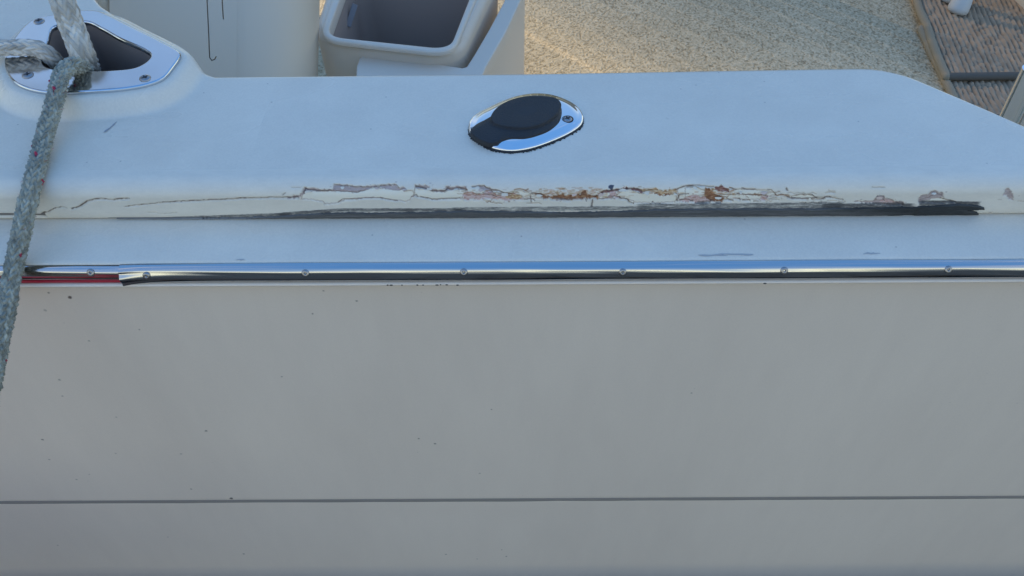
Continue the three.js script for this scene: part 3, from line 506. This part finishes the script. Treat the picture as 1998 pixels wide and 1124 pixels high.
// ---- stainless rub rail in two lengths
{
  const xj = onZ(231, 530, 0.008).x;
  const sect = (n, hy, hz, flat) => { const o = []; for (let k = 0; k <= n; k++) { const t = -Math.PI / 2 + Math.PI * k / n; const e = 0.82; o.push([Math.sign(Math.cos(t)) * Math.pow(Math.abs(Math.cos(t)), e) * hz, Math.sign(Math.sin(t)) * Math.pow(Math.abs(Math.sin(t)), e) * hy]); } return o; };
  function rail(x0, x1, hy, hz, flare, z0, y0, s) {
    const S = sect(28, hy, hz), n = Math.round((x1 - x0) / 0.004), nj = S.length - 1;
    const wob = x => (fbm(x * 9, 2, s, 3) - 0.5) * 0.0011;
    const P = (x, j) => {
      const f = flare ? Math.exp(-(x - x0) / 0.022) : 0;
      const w = wob(x) + (fbm(x * 7 + j * 0.16, j * 0.25, s + 5, 3) - 0.5) * 0.0014, p = S[j], k = p[0] / hz;
      const crease = f * 0.0011 * Math.sin(j * 0.9 + 0.4);
      return [x, y0 + p[1] * (1 + f * 0.18) - f * 0.0030 + w * 0.4, z0 + (p[0] + w * k) * (1 + f * 0.20) + crease * k];
    };
    const body = grid(n, nj, (i, j) => P(lerp(x0, x1, i / n), j));
    const back = grid(n, 1, (i, j) => { const x = lerp(x0, x1, i / n); const p = P(x, j ? 0 : nj); return [x, p[1], z0 - 0.0002]; });
    const cap = x => { const pos = [], idx = []; for (let j = 0; j <= nj; j++) pos.push(...P(x, j)); for (let j = 1; j < nj; j++) idx.push(0, j, j + 1); const q = new THREE.BufferGeometry(); q.setAttribute('position', new THREE.Float32BufferAttribute(pos, 3)); q.setAttribute('uv', new THREE.Float32BufferAttribute(new Float32Array(pos.length / 3 * 2), 2)); q.setIndex(idx); q.computeVertexNormals(); return q; };
    return [mergeGeometries([body, back, cap(x0), cap(x1)]), P, nj];
  }
  const [gR, PR] = rail(xj, XR, 0.0112, 0.0100, true, 0.0004, 0, 501);
  const [gL, PL] = rail(XL, xj + 0.02, 0.0090, 0.0082, false, 0.0004, 0.0008, 777);
  const rR = part('rub_rail', gR, M.rail, boat, 'stainless half-round rub rail with bent end'), rL = part('rub_rail', gL, M.rail, boat);
  const put = (rl, P, px, py, hz, hy, y0) => {
    // meet the rail's face under this pixel
    const d = ray(px, py); let best = null;
    for (let j = 2; j < 24; j += 0.25) { const th = -Math.PI / 2 + Math.PI * j / 28, z = 0.0004 + Math.pow(Math.cos(th), 0.82) * hz, y = y0 + Math.sign(Math.sin(th)) * Math.pow(Math.abs(Math.sin(th)), 0.82) * hy; const q = onZ(px, py, z), e = Math.abs(q.y - y); if (!best || e < best.e) best = { e, p: q, n: new THREE.Vector3(0, Math.sin(th), Math.cos(th)) }; }
    addScrew(rl, best.p.addScaledVector(best.n, 0.0002), best.n, 0.0042, 0.0015, M.screw, false);
  };
  for (const [px, py] of [[286, 538], [596, 533], [905, 531], [1215, 531], [1530, 528], [1850, 526]]) put(rR, PR, px, py, 0.0100, 0.0112, 0);
  put(rL, PL, 177, 532, 0.0082, 0.0090, 0.0016);
  for (const px of [-133, 2170]) { const q = px < 0 ? [rL, PL, px, 533, 0.0082, 0.009, 0.0016] : [rR, PR, px, 524, 0.01, 0.0112, 0]; put(...q); }
  const rs = new RoundedBoxGeometry(xj + 0.02 - XL, 0.0034, 0.0068, 3, 0.0012); rs.translate((xj + 0.02 + XL) / 2, -0.0096, 0.0030);
  part('red_strip', rs, M.red, boat, 'red strip under the rub rail');
}

// ================================================================== COCKPIT
const FY = -0.55;
{
  const carpet = dataTex(1024, 1024, (i, j) => {
    const u = i / 1024, v = j / 1024;
    const n = fbm(u * 240, v * 190, 200, 2), h = hash(i >> 1, j >> 1, 8), big = fbm(u * 5, v * 5, 230, 3) - 0.5;
    const pit = n < 0.43 ? -(0.40 - n) * 90 : 0;
    const k = pit + (h - 0.5) * 20 + big * 16 + (n - 0.5) * 62;
    return [182 + k, 170 + k, 141 + k * 0.95].map(q => Math.max(30, Math.min(255, q)));
  });
  const bump = dataTex(1024, 1024, (i, j) => { const u = i / 1024, v = j / 1024; const n = fbm(u * 240, v * 190, 200, 2); const b = Math.max(0, Math.min(255, (n - 0.2) * 330)); return [b, b, b]; }, false);
  const m = new THREE.MeshStandardMaterial({ map: carpet, bumpMap: bump, bumpScale: 0.0013, roughness: 0.95 });
  const g = grid(40, 24, (i, j) => { const x = lerp(-4, 2.4, i / 40), z = lerp(-0.1, -3.0, j / 24); return [x, FY + (fbm(x * 3, z * 3, 12, 2) - 0.5) * 0.004, z, x, z]; });
  struct('carpet', g, m);
}
// moulded seat box with a sloping face
{
  const box = thing('seat_box', 'grey beige moulded seat box with a thin hatch slot, beside the storage tub', 'seat');
  const n = new THREE.Vector3(0, 0.70, 0.714), p0 = new THREE.Vector3(0, -0.30, -0.62);
  const ex = new THREE.Vector3(1, 0, 0), ey = new THREE.Vector3(0, 0.714, -0.70);          // in the face
  const M4 = new THREE.Matrix4().makeBasis(ex, ey, n).setPosition(p0);
  const to2 = (px, py) => { const q = onPlane(px, py, p0, n).sub(p0); return new THREE.Vector2(q.dot(ex), q.dot(ey)); };
  const mat = new THREE.MeshPhysicalMaterial({ color: lin(0.72, 0.59, 0.44), roughness: 0.5 });
  const A = to2(212, 30), B = to2(606, 150), C = to2(619, -10);
  const lowY = to2(600, 270).y, hiY = to2(600, -60).y, rx0 = B.x - 0.016, rx1 = rx0 + (C.x - B.x) * 0.5;
  const xr = y => lerp(rx0, rx1, (y - B.y) / (hiY - B.y));
  const R = 0.12;
  // shell: cross-section rounded over at the right edge, running back
  const sec = []; sec.push([A.x, -0.30, 0]); sec.push([A.x, -0.003, 0]);
  for (let k = 0; k <= 4; k++) sec.push([lerp(A.x, 0, k / 4) + 0, -0.003, k / 4]);
  const rows = 12, prof = []; prof.push([0, -0.28], [0, -0.012]); for (let k = 0; k <= 10; k++) prof.push([null, k]);
  const g = grid(rows, 24, (i, j) => {
    const y = lerp(lowY, hiY, i / rows), xe = xr(y); let x, d;
    if (j === 0) { x = A.x; d = -0.13; } else if (j <= 12) { x = lerp(A.x, xe - R, (j - 1) / 11); d = -0.006; }
    else if (j <= 22) { const t = (j - 13) / 9 * Math.PI / 2; x = xe - R + R * Math.sin(t); d = 0.0004 - R * (1 - Math.cos(t)); } else { x = xe; d = j === 23 ? -0.125 : -0.13; }
    return [x, y, d];
  });
  g.applyMatrix4(M4); part('shell', g, mat, box);
  // thin skin over the shell, slotted
  const s = new THREE.Shape([new THREE.Vector2(A.x + 0.002, lowY), new THREE.Vector2(rx0 - R, lowY), new THREE.Vector2(xr(hiY) - R, hiY), new THREE.Vector2(A.x + 0.002, hiY)]);
  const slot = (pts, w) => {
    const a = [], b = []; const v = pts.map(p => to2(...p));
    for (let i = 0; i < v.length; i++) { const t = v[Math.min(i + 1, v.length - 1)].clone().sub(v[Math.max(i - 1, 0)]).normalize(); a.push(new THREE.Vector2(v[i].x - t.y * w, v[i].y + t.x * w)); b.unshift(new THREE.Vector2(v[i].x + t.y * w, v[i].y - t.x * w)); }
    return new THREE.Path([...a, ...b]);
  };
  s.holes.push(slot([[400, -40], [404, 0], [407, 60], [409, 112], [413, 118], [419, 116], [422, 110]], 0.0011));
  s.holes.push(slot([[433, -30], [434, 10], [436, 38]], 0.0012));
  const sg = new THREE.ExtrudeGeometry(s, { depth: 0.006, bevelEnabled: false }); sg.translate(0, 0, -0.006 + 0.0004); sg.applyMatrix4(M4);
  part('hatch_panel', sg, mat, box);
  const lin2 = new THREE.Shape([[396, -45], [430, -45], [430, 125], [400, 125]].map(p => to2(...p))); const lg = new THREE.ShapeGeometry(lin2); lg.translate(0, 0, -0.0055); lg.applyMatrix4(M4); part('slot_shade', lg, M.recess, box);  // near-black sheet behind the slots, painting the shade inside them
  // pale post at the box's end
  const pb = onPlane(200, 25, p0, n); const pg = new THREE.CylinderGeometry(0.016, 0.014, 0.5, 20); pg.translate(pb.x - 0.004, pb.y - 0.1, pb.z - 0.03); part('corner_post', pg, M.cream, box);
}
// storage tub
{
  const tub = thing('storage_tub', 'grey moulded storage tub with dark open interior and angled arm bracket', 'tub');
  const yT = -0.22;
  const mat = new THREE.MeshPhysicalMaterial({ color: lin(0.74, 0.63, 0.51), roughness: 0.45 });
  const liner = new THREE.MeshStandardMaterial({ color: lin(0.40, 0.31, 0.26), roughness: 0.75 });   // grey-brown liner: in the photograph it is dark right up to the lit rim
  const P = (a, y) => a.map(p => onY(p[0], p[1], y));
  const round = (pts, r, n = 8) => { const out = []; for (let i = 0; i < pts.length; i++) { const a = pts[(i + pts.length - 1) % pts.length], b = pts[i], c = pts[(i + 1) % pts.length]; const d1 = a.clone().sub(b).normalize(), d2 = c.clone().sub(b).normalize(); const p1 = b.clone().addScaledVector(d1, r), p2 = b.clone().addScaledVector(d2, r); for (let k = 0; k <= n; k++) { const t = k / n; out.push(p1.clone().multiplyScalar((1 - t) * (1 - t)).addScaledVector(b, 2 * t * (1 - t)).addScaledVector(p2, t * t)); } } return out; };
  const open = round(P([[637, 70], [877, 95], [936, -55], [688, -70]], yT + 0.006), 0.038);
  const rimO = round(P([[620, 77], [884, 107], [954, -62], [676, -80]], yT + 0.004), 0.05);
  const bodyT = round(P([[606, 84], [895, 117], [985, -72], [664, -92]], yT - 0.012), 0.075);
  const lower = (R, y, k) => scaleRing(R, k, y);
  const body = part('tub_body', loft([lower(bodyT, FY + 0.004, 0.93), lower(bodyT, yT - 0.09, 0.985), bodyT.map(p => p.clone().setY(yT - 0.02)), insetRing(bodyT, 0.004, yT - 0.008), insetRing(bodyT, 0.012, yT - 0.002), rimO.map(p => p.clone().setY(yT - 0.001))], false, true), mat, tub);
  part('rim', loft([insetRing(rimO, 0.0005, yT - 0.004), rimO.map(p => p.clone().setY(yT + 0.002)), insetRing(rimO, 0.003, yT + 0.006), insetRing(open, -0.003, yT + 0.006), open.map(p => p.clone().setY(yT + 0.003)), insetRing(open, 0.001, yT - 0.02)], false, false), mat, body);
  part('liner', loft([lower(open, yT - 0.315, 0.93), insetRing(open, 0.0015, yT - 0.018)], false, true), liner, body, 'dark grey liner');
  const lp = onY(686, 30, yT - 0.05); const lg = new RoundedBoxGeometry(0.012, 0.05, 0.003, 2, 0.001); lg.rotateX(-0.8); lg.rotateZ(-0.45); lg.translate(lp.x, lp.y, lp.z); part('grey_strip', lg, new THREE.MeshStandardMaterial({ color: lin(0.22, 0.20, 0.20), roughness: 0.7 }), body);  // small grey strip set inside the tub wall
  // angled bracket: plate along the front, arm running back
  const yb = yT - 0.03, br = P([[697, 165], [699, 128], [704, 114], [714, 107], [736, 107], [780, 113], [870, 129], [902, 134], [913, 131], [930, 104], [958, 56], [985, 5], [1016, -60], [1040, -60], [1012, 2], [984, 62], [946, 128], [930, 165]], yb);
  const sh = new THREE.Shape(br.map(p => new THREE.Vector2(p.x, -p.z)));
  const hp = onY(729, 138, yb), hh = new THREE.Path(); hh.absellipse(hp.x, -hp.z, 0.0085, 0.0105, 0, 6.2831, true); sh.holes.push(hh);
  const bg = new THREE.ExtrudeGeometry(sh, { depth: 0.022, bevelEnabled: true, bevelSize: 0.003, bevelThickness: 0.003, bevelSegments: 3 }); bg.rotateX(-Math.PI / 2); bg.translate(0, yb - 0.025, 0);
  part('arm_bracket', bg, mat, tub);
  // side board the arm is fixed to
  const sb = P([[918, 150], [936, 133], [984, 58], [1024, -20], [1012, -22], [968, 60], [924, 128]], yb - 0.026); const sh2 = new THREE.Shape(sb.map(p => new THREE.Vector2(p.x, -p.z))); const g2 = new THREE.ExtrudeGeometry(sh2, { depth: yb - 0.027 - FY, bevelEnabled: false }); g2.rotateX(-Math.PI / 2); g2.translate(0, FY + 0.001, 0); part('side_board', g2, mat, tub);
  const clip = new RoundedBoxGeometry(0.062, 0.018, 0.012, 3, 0.005); const cp = onY(731, 98, yT - 0.02); clip.rotateY(-0.12); clip.translate(cp.x, cp.y, cp.z + 0.004); part('latch', clip, mat, body);
}
// two ribbed mats
{
  const ribMat = new THREE.MeshStandardMaterial({ roughness: 0.95, color: 0xffffff, vertexColors: true });
  const bindMat = new THREE.MeshStandardMaterial({ color: lin(0.30, 0.25, 0.17), roughness: 0.9 }), bindDark = new THREE.MeshStandardMaterial({ color: lin(0.12, 0.105, 0.085), roughness: 0.9 });
  function mat(label, corner, along, down, y, s) {       // corner px; two directions in px; on the floor
    const c = onY(...corner, FY + y), a = onY(...along, FY + y).sub(c), b = onY(...down, FY + y).sub(c);
    const t = thing('door_mat', label, 'mat', undefined);
    const la = a.length(), lb = b.length(), na = Math.round(la / 0.0032), nb = Math.round(lb / 0.0032), col = [];
    const pitch = 0.0135;
    const g = grid(na, nb, (i, j) => {
      const u = i / na * la, v = j / nb * lb;
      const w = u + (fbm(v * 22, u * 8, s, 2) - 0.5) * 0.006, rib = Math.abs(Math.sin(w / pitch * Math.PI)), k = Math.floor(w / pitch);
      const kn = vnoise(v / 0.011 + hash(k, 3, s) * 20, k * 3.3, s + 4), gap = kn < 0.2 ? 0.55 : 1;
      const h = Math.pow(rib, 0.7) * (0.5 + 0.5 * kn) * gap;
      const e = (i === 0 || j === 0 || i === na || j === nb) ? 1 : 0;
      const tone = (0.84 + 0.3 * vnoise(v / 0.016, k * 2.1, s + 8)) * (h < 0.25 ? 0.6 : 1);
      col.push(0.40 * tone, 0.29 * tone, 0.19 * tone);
      const p = c.clone().addScaledVector(a, i / na).addScaledVector(b, j / nb);
      return [p.x, e ? FY : p.y + h * 0.010, p.z];
    });
    g.setAttribute('color', new THREE.Float32BufferAttribute(col, 3));
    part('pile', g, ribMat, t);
    const edge = (p, q, m, r) => { const cv = []; for (let k = 0; k <= 10; k++) { const o = p.clone().lerp(q, k / 10); o.y += 0.004 + (vnoise(k * 0.7, 1, s) - 0.5) * 0.003; o.x += (vnoise(k * 0.6, 5, s) - 0.5) * 0.006; cv.push(o); } const caps = [cv[0], cv[10]].map(e => { const sp = new THREE.SphereGeometry(r, 10, 8); sp.translate(e.x, e.y, e.z); return sp; }); part('binding', mergeGeometries([new THREE.TubeGeometry(new THREE.CatmullRomCurve3(cv), 40, r, 10), ...caps]), m, t); };
    edge(c, c.clone().add(b), bindMat, 0.0105); edge(c, c.clone().add(a), bindDark, 0.010);
    return t;
  }
  mat('brown ribbed door mat lying on top, with chair feet standing on it', [1845, 153], [2260, 146], [1774, -30], 0.016, 31);
  mat('brown ribbed door mat underneath, its edge showing below the upper mat', [1880, 236], [2280, 226], [1795, 60], 0.004, 57);
}
// chair standing on the mat
{
  const ch = thing('deck_chair', 'tubular deck chair with off-white foot caps on the ribbed mat', 'chair');
  const white = new THREE.MeshStandardMaterial({ color: lin(0.55, 0.55, 0.52), roughness: 0.55 }), tubeM = new THREE.MeshStandardMaterial({ color: lin(0.6, 0.6, 0.58), metalness: 0.9, roughness: 0.35 });
  const yF = FY + 0.018;
  const f1 = onY(1865, 26, yF), f2 = onY(1850, 5, yF);
  const lean = new THREE.Vector3(0.30, 1, -0.28).normalize(), q = new THREE.Quaternion().setFromUnitVectors(UP, lean);
  const feet = [f1, f2, f1.clone().add(new THREE.Vector3(0.42, 0, -0.05)), f2.clone().add(new THREE.Vector3(0.40, 0, -0.32))];
  feet.forEach((f, i) => {
    const L = [[0, -0.002], [0.019, -0.001], [0.0265, 0.006], [0.0275, 0.016], [0.025, 0.035], [0.020, 0.056], [0.0165, 0.066], [0.014, 0.068], [0.0125, 0.066]].map(p => new THREE.Vector2(...p));
    const g = new THREE.LatheGeometry(L, 28); const d = i < 2 ? q : new THREE.Quaternion().setFromUnitVectors(UP, new THREE.Vector3(-0.2, 1, -0.2).normalize());
    g.applyQuaternion(d); g.translate(f.x, f.y, f.z);
    const dir = UP.clone().applyQuaternion(d), top = f.clone().addScaledVector(dir, 0.5);
    const leg = part('leg', new THREE.TubeGeometry(new THREE.CatmullRomCurve3([f.clone().addScaledVector(dir, 0.05), f.clone().addScaledVector(dir, 0.3), top]), 12, 0.0115, 14), tubeM, ch);
    part('foot_cap', g, white, leg);
  });
  const sg = new RoundedBoxGeometry(0.44, 0.018, 0.40, 3, 0.008); sg.translate((f1.x + feet[2].x) / 2 + 0.03, yF + 0.47, f1.z - 0.28); part('seat', sg, new THREE.MeshStandardMaterial({ color: lin(0.5, 0.48, 0.42), roughness: 0.9 }), ch);
}
// gate post and coaming at the right
{
  const p = onY(1981, 236, 0.03), gp = part('gate_post', new THREE.CylinderGeometry(0.0115, 0.0115, 0.62, 28), M.chrome, boat); gp.position.set(p.x + 0.004, FY + 0.31 + 0.02, p.z - 0.02);
  const gq = part('gate_post', new THREE.CylinderGeometry(0.008, 0.008, 0.62, 24), M.chrome, boat); gq.position.set(p.x + 0.040, FY + 0.31 + 0.02, p.z - 0.045);
  const k = onY(1993, 48, FY), cg = new RoundedBoxGeometry(0.5, 0.12, 0.6, 4, 0.01); cg.translate(k.x + 0.262, FY + 0.06, k.z - 0.30); part('side_locker', cg, M.cream, boat);
}
// unseen far side: added wall blocks the sun, added graded panes dim it
{
  const cs = new RoundedBoxGeometry(3.4, 1.55, 0.04, 2, 0.01); cs.translate(-1.165 - 1.7, FY + 0.775, -2.2); part('sun_block_wall', cs, M.cream, boat);
  const filterMat = t => new THREE.MeshPhysicalMaterial({ color: lin(t, t, t * 0.96), roughness: 0, transmission: 1, thickness: 0, ior: 1.3 });
  const panes = [[-1.07, -0.696, 0.76]]; for (let k = 0; k < 12; k++) panes.push([-0.671 + k * 0.085 + (k ? 0.001 : 0), -0.671 + (k + 1) * 0.085, 0.74 * Math.exp(-k * 0.2)]); panes.push([0.350, 1.5, 0.15]);
  for (const [a, b, tr] of panes) { const m = filterMat(tr);
    const n = Math.max(4, Math.round((b - a) / 0.05));
    part('sun_filter', grid(n, 8, (i, j) => { const x = lerp(a, b, i / n); return [x, lerp(FY, 0.75, j / 8), -2.2]; }), m, boat);
  }
  const side = new THREE.BoxGeometry(6.2, 0.62, 0.05); side.translate(-1.5, FY - 0.31, -3.02); part('far_side', side, M.cream, boat);
}

// unseen blocker, added: boards keep sun off the gunwale, gap below lights the floor
{
  const bh = thing('sun_blocker', 'added unseen wooden sun blocker beyond the boat', 'sun_blocker');
  const wood = new THREE.MeshStandardMaterial({ color: lin(0.30, 0.24, 0.17), roughness: 0.9 });
  const bx = (n, w, h, d, x, y, z) => { const g = new THREE.BoxGeometry(w, h, d); g.translate(x, y, z); part(n, g, wood, bh); };
  for (let k = 0; k < 14; k++) bx('board', 8.5, 0.29, 0.06, -9.25, 4.35 + 0.15 + k * 0.3, -6.5 - (k % 2) * 0.01);
  for (const x of [-13.3, -8.4]) for (const z of [-6.56, -12]) bx('post', 0.2, 5.4, 0.2, x, 1.64, z - 0.1);
  bx('roof', 9, 0.12, 6, -9.25, 8.6, -9.4);
}

// ================================================================== MOORING LINE
{
  const rope = thing('mooring_line', 'frayed grey-green braided mooring line with red flecks led through the hawse plate', 'rope');
  function braid(pts, r, s, tint, cells, redness, fuzz) {
    const curve = new THREE.CatmullRomCurve3(pts, false, 'centripetal'), len = curve.getLength(), nu = Math.round(len / 0.0011), nv = 96, fr = curve.computeFrenetFrames(nu, false), col = [], C = curve.getSpacedPoints(nu);
    const N = cells, pitch = 2 * Math.PI * r / N;        // N strands round the rope in each direction
    const g = grid(nu, nv, (i, j) => {
      const th = j / nv * 2 * Math.PI, u = i / nu * len;
      const a = N * th / (2 * Math.PI) + u / pitch * 0.62, b = N * th / (2 * Math.PI) - u / pitch * 0.62;
      const ia = Math.floor(a), ib = Math.floor(b), fa = a - ia, fb = b - ib, tw = (((ia + ib) % 4) + 4) % 4, over = tw < 2;
      const w = over ? fa : fb, l = over ? fb : fa;
      const run = ((tw % 2) + l) / 2, h = Math.pow(Math.sin(Math.PI * w), 0.55) * (0.35 + 0.65 * Math.pow(Math.sin(Math.PI * run), 0.6));
      const jj = j % nv, nz = fuzz * (fbm(u * 420, Math.cos(th) * 6 + Math.sin(th) * 9, s, 2) - 0.5) * 0.0026 + (fbm(u * 40, Math.cos(th) * 2, s + 9, 2) - 0.5) * 0.0022;
      const rr = r - 0.0026 + h * 0.0030 + nz;
      const id = over ? ia * 7 + Math.floor(ib / 2) : ib * 13 + 5;
      const m = ((ia % N) + N) % N, red = over && m === 2 && hash(ib, ia, s) < redness;
      const tn = (0.62 + 0.5 * hash(id, over ? 1 : 2, s)) * (0.7 + 0.6 * fbm(u * 120, th * 2, s + 2, 3));
      if (red) col.push(0.36, 0.03, 0.07); else col.push(tint[0] * tn, tint[1] * tn, tint[2] * tn);
      const c = C[i], n = fr.normals[i], bi = fr.binormals[i], x = Math.cos(th) * rr, y = Math.sin(th) * rr;
      return [c.x + n.x * x + bi.x * y, c.y + n.y * x + bi.y * y, c.z + n.z * x + bi.z * y, u, j / nv];
    }, true);
    g.setAttribute('color', new THREE.Float32BufferAttribute(col, 3));
    return [g, curve, fr, C, len];
  }
  const mat = new THREE.MeshStandardMaterial({ vertexColors: true, roughness: 0.95 });
  const at = (px, py, y) => onY(px, py, y), r = 0.0093;
  const edgeP = onZ(60, 368, -0.062);
  const p1 = at(109, 190, PLATE_Y + 0.015), p2 = at(86, 272, YT + 0.015), p3 = onPlane(63, 360, new THREE.Vector3(0, YT + 0.010, -0.064), new THREE.Vector3(0, 1, 1).normalize());
  const p4 = onZ(27, 520, 0.012), p5 = onZ(0, 664, 0.075), p6 = onZ(-16, 745, 0.108);
  const dir = p6.clone().sub(p4).normalize();
  const end = p6.clone().addScaledVector(dir, (p6.y + 0.72) / -dir.y);
  const main = [at(172, 150, PLATE_Y - 0.035), at(162, 136, PLATE_Y + 0.0), at(150, 128, PLATE_Y + 0.016), at(136, 130, PLATE_Y + 0.021), at(120, 146, PLATE_Y + 0.021), p1, p2, p3, p4, p5, p6, end];
  const [g1, c1, f1, C1, L1] = braid(main, r, 11, [0.36, 0.36, 0.30], 12, 0.2, 1.8);
  const standing = part('standing_line', g1, mat, rope);
  const leg1 = [at(100, -90, PLATE_Y + 0.085), at(122, 0, PLATE_Y + 0.055), at(140, 50, PLATE_Y + 0.03), at(160, 105, PLATE_Y + 0.004), at(176, 152, PLATE_Y - 0.045)];
  const [g2] = braid(leg1, 0.0150, 23, [0.58, 0.53, 0.45], 14, 0.08, 0.3); part('eye_leg', g2, mat, rope);
  const leg2 = [at(-160, 118, PLATE_Y + 0.018), at(-40, 96, PLATE_Y + 0.018), at(30, 92, PLATE_Y + 0.018), at(75, 96, PLATE_Y + 0.014), at(105, 116, PLATE_Y - 0.002), at(118, 150, PLATE_Y - 0.05)];
  const [g3] = braid(leg2, 0.0100, 35, [0.62, 0.56, 0.48], 10, 0.0, 0.25); part('eye_leg', g3, mat, rope);
  // frayed fibres standing off the line
  const hg = new THREE.CylinderGeometry(0.00012, 0.0002, 1, 4, 1); hg.translate(0, 0.5, 0);
  const NH = 2600, im = new THREE.InstancedMesh(hg, new THREE.MeshStandardMaterial({ roughness: 0.9, color: 0xffffff }), NH);
  const q = new THREE.Quaternion(), m4 = new THREE.Matrix4(), cc = new THREE.Color();
  for (let k = 0; k < NH; k++) {
    const i = Math.floor(rnd() * (C1.length - 1) * 0.8), th = rnd() * 6.283, n = f1.normals[i], b = f1.binormals[i], t = f1.tangents[i];
    const o = n.clone().multiplyScalar(Math.cos(th)).addScaledVector(b, Math.sin(th)), d = o.clone().multiplyScalar(0.5 + rnd() * 0.5).addScaledVector(t, (rnd() - 0.5) * 2).addScaledVector(new THREE.Vector3().crossVectors(o, t), (rnd() - 0.5) * 2).normalize();
    q.setFromUnitVectors(UP, d); m4.compose(C1[i].clone().addScaledVector(o, r - 0.0012), q, new THREE.Vector3(1, 0.002 + rnd() * 0.0035, 1)); im.setMatrixAt(k, m4);
    rnd() < 0.06 ? cc.setRGB(0.4, 0.04, 0.08) : cc.setRGB(0.44, 0.43, 0.35); im.setColorAt(k, cc);
  }
  im.name = 'frayed_fibres'; im.userData.kind = 'stuff'; shadows(im); standing.add(im);
}

// ================================================================== WATER, DOCK
{
  const wm = new THREE.MeshPhysicalMaterial({ color: lin(0.012, 0.022, 0.024), roughness: 0.12, bumpScale: 0.02, bumpMap: dataTex(512, 512, (i, j) => { const k = fbm(i / 512 * 16, j / 512 * 16, 300, 4) * 255; return [k, k, k]; }, false) });
  const wg = new THREE.PlaneGeometry(3000, 3000); wg.rotateX(-Math.PI / 2); const uv = wg.attributes.uv; for (let i = 0; i < uv.count; i++) uv.setXY(i, uv.getX(i) * 1000, uv.getY(i) * 1000);
  wg.translate(0, -1.05, 0); struct('water', wg, wm);
  const dk = thing('dock', 'weathered wooden dock beside the boat', 'dock');
  const wd = [0.075, 0.095, 0.085].map(k => new THREE.MeshStandardMaterial({ color: lin(k * 2.0, k * 1.6, k * 1.2), roughness: 0.9 }));
  const pg = new RoundedBoxGeometry(0.14, 0.04, 1.9, 2, 0.004);
  for (let k = 0; k < 30; k++) { const m = part('plank', pg, wd[k % 3], dk); m.position.set(-2.2 + k * 0.148, -0.75, 1.28); }
  const bg = new THREE.BoxGeometry(4.6, 0.16, 0.06); bg.translate(0, -0.853, 0.37); part('stringer', bg, wd[0], dk);
}

{
  const by = thing('red_bounce_ball', 'unseen red ball added on the dock to bounce red onto the hull', 'bounce_ball');  // unseen red ball, added to bounce red light onto the hull
  const g = new THREE.SphereGeometry(0.2, 40, 28); g.translate(-0.96, -0.53, 0.55); part('ball', g, new THREE.MeshPhysicalMaterial({ color: lin(0.72, 0.05, 0.07), roughness: 0.35 }), by);
  const e = new THREE.TorusGeometry(0.03, 0.009, 10, 28); e.translate(-0.96, -0.31, 0.55); part('eye', e, M.screw, by);
}

scene.traverse(o => { if (o.isMesh) { o.castShadow = true; o.receiveShadow = true; } });
renderer.render(scene, camera);
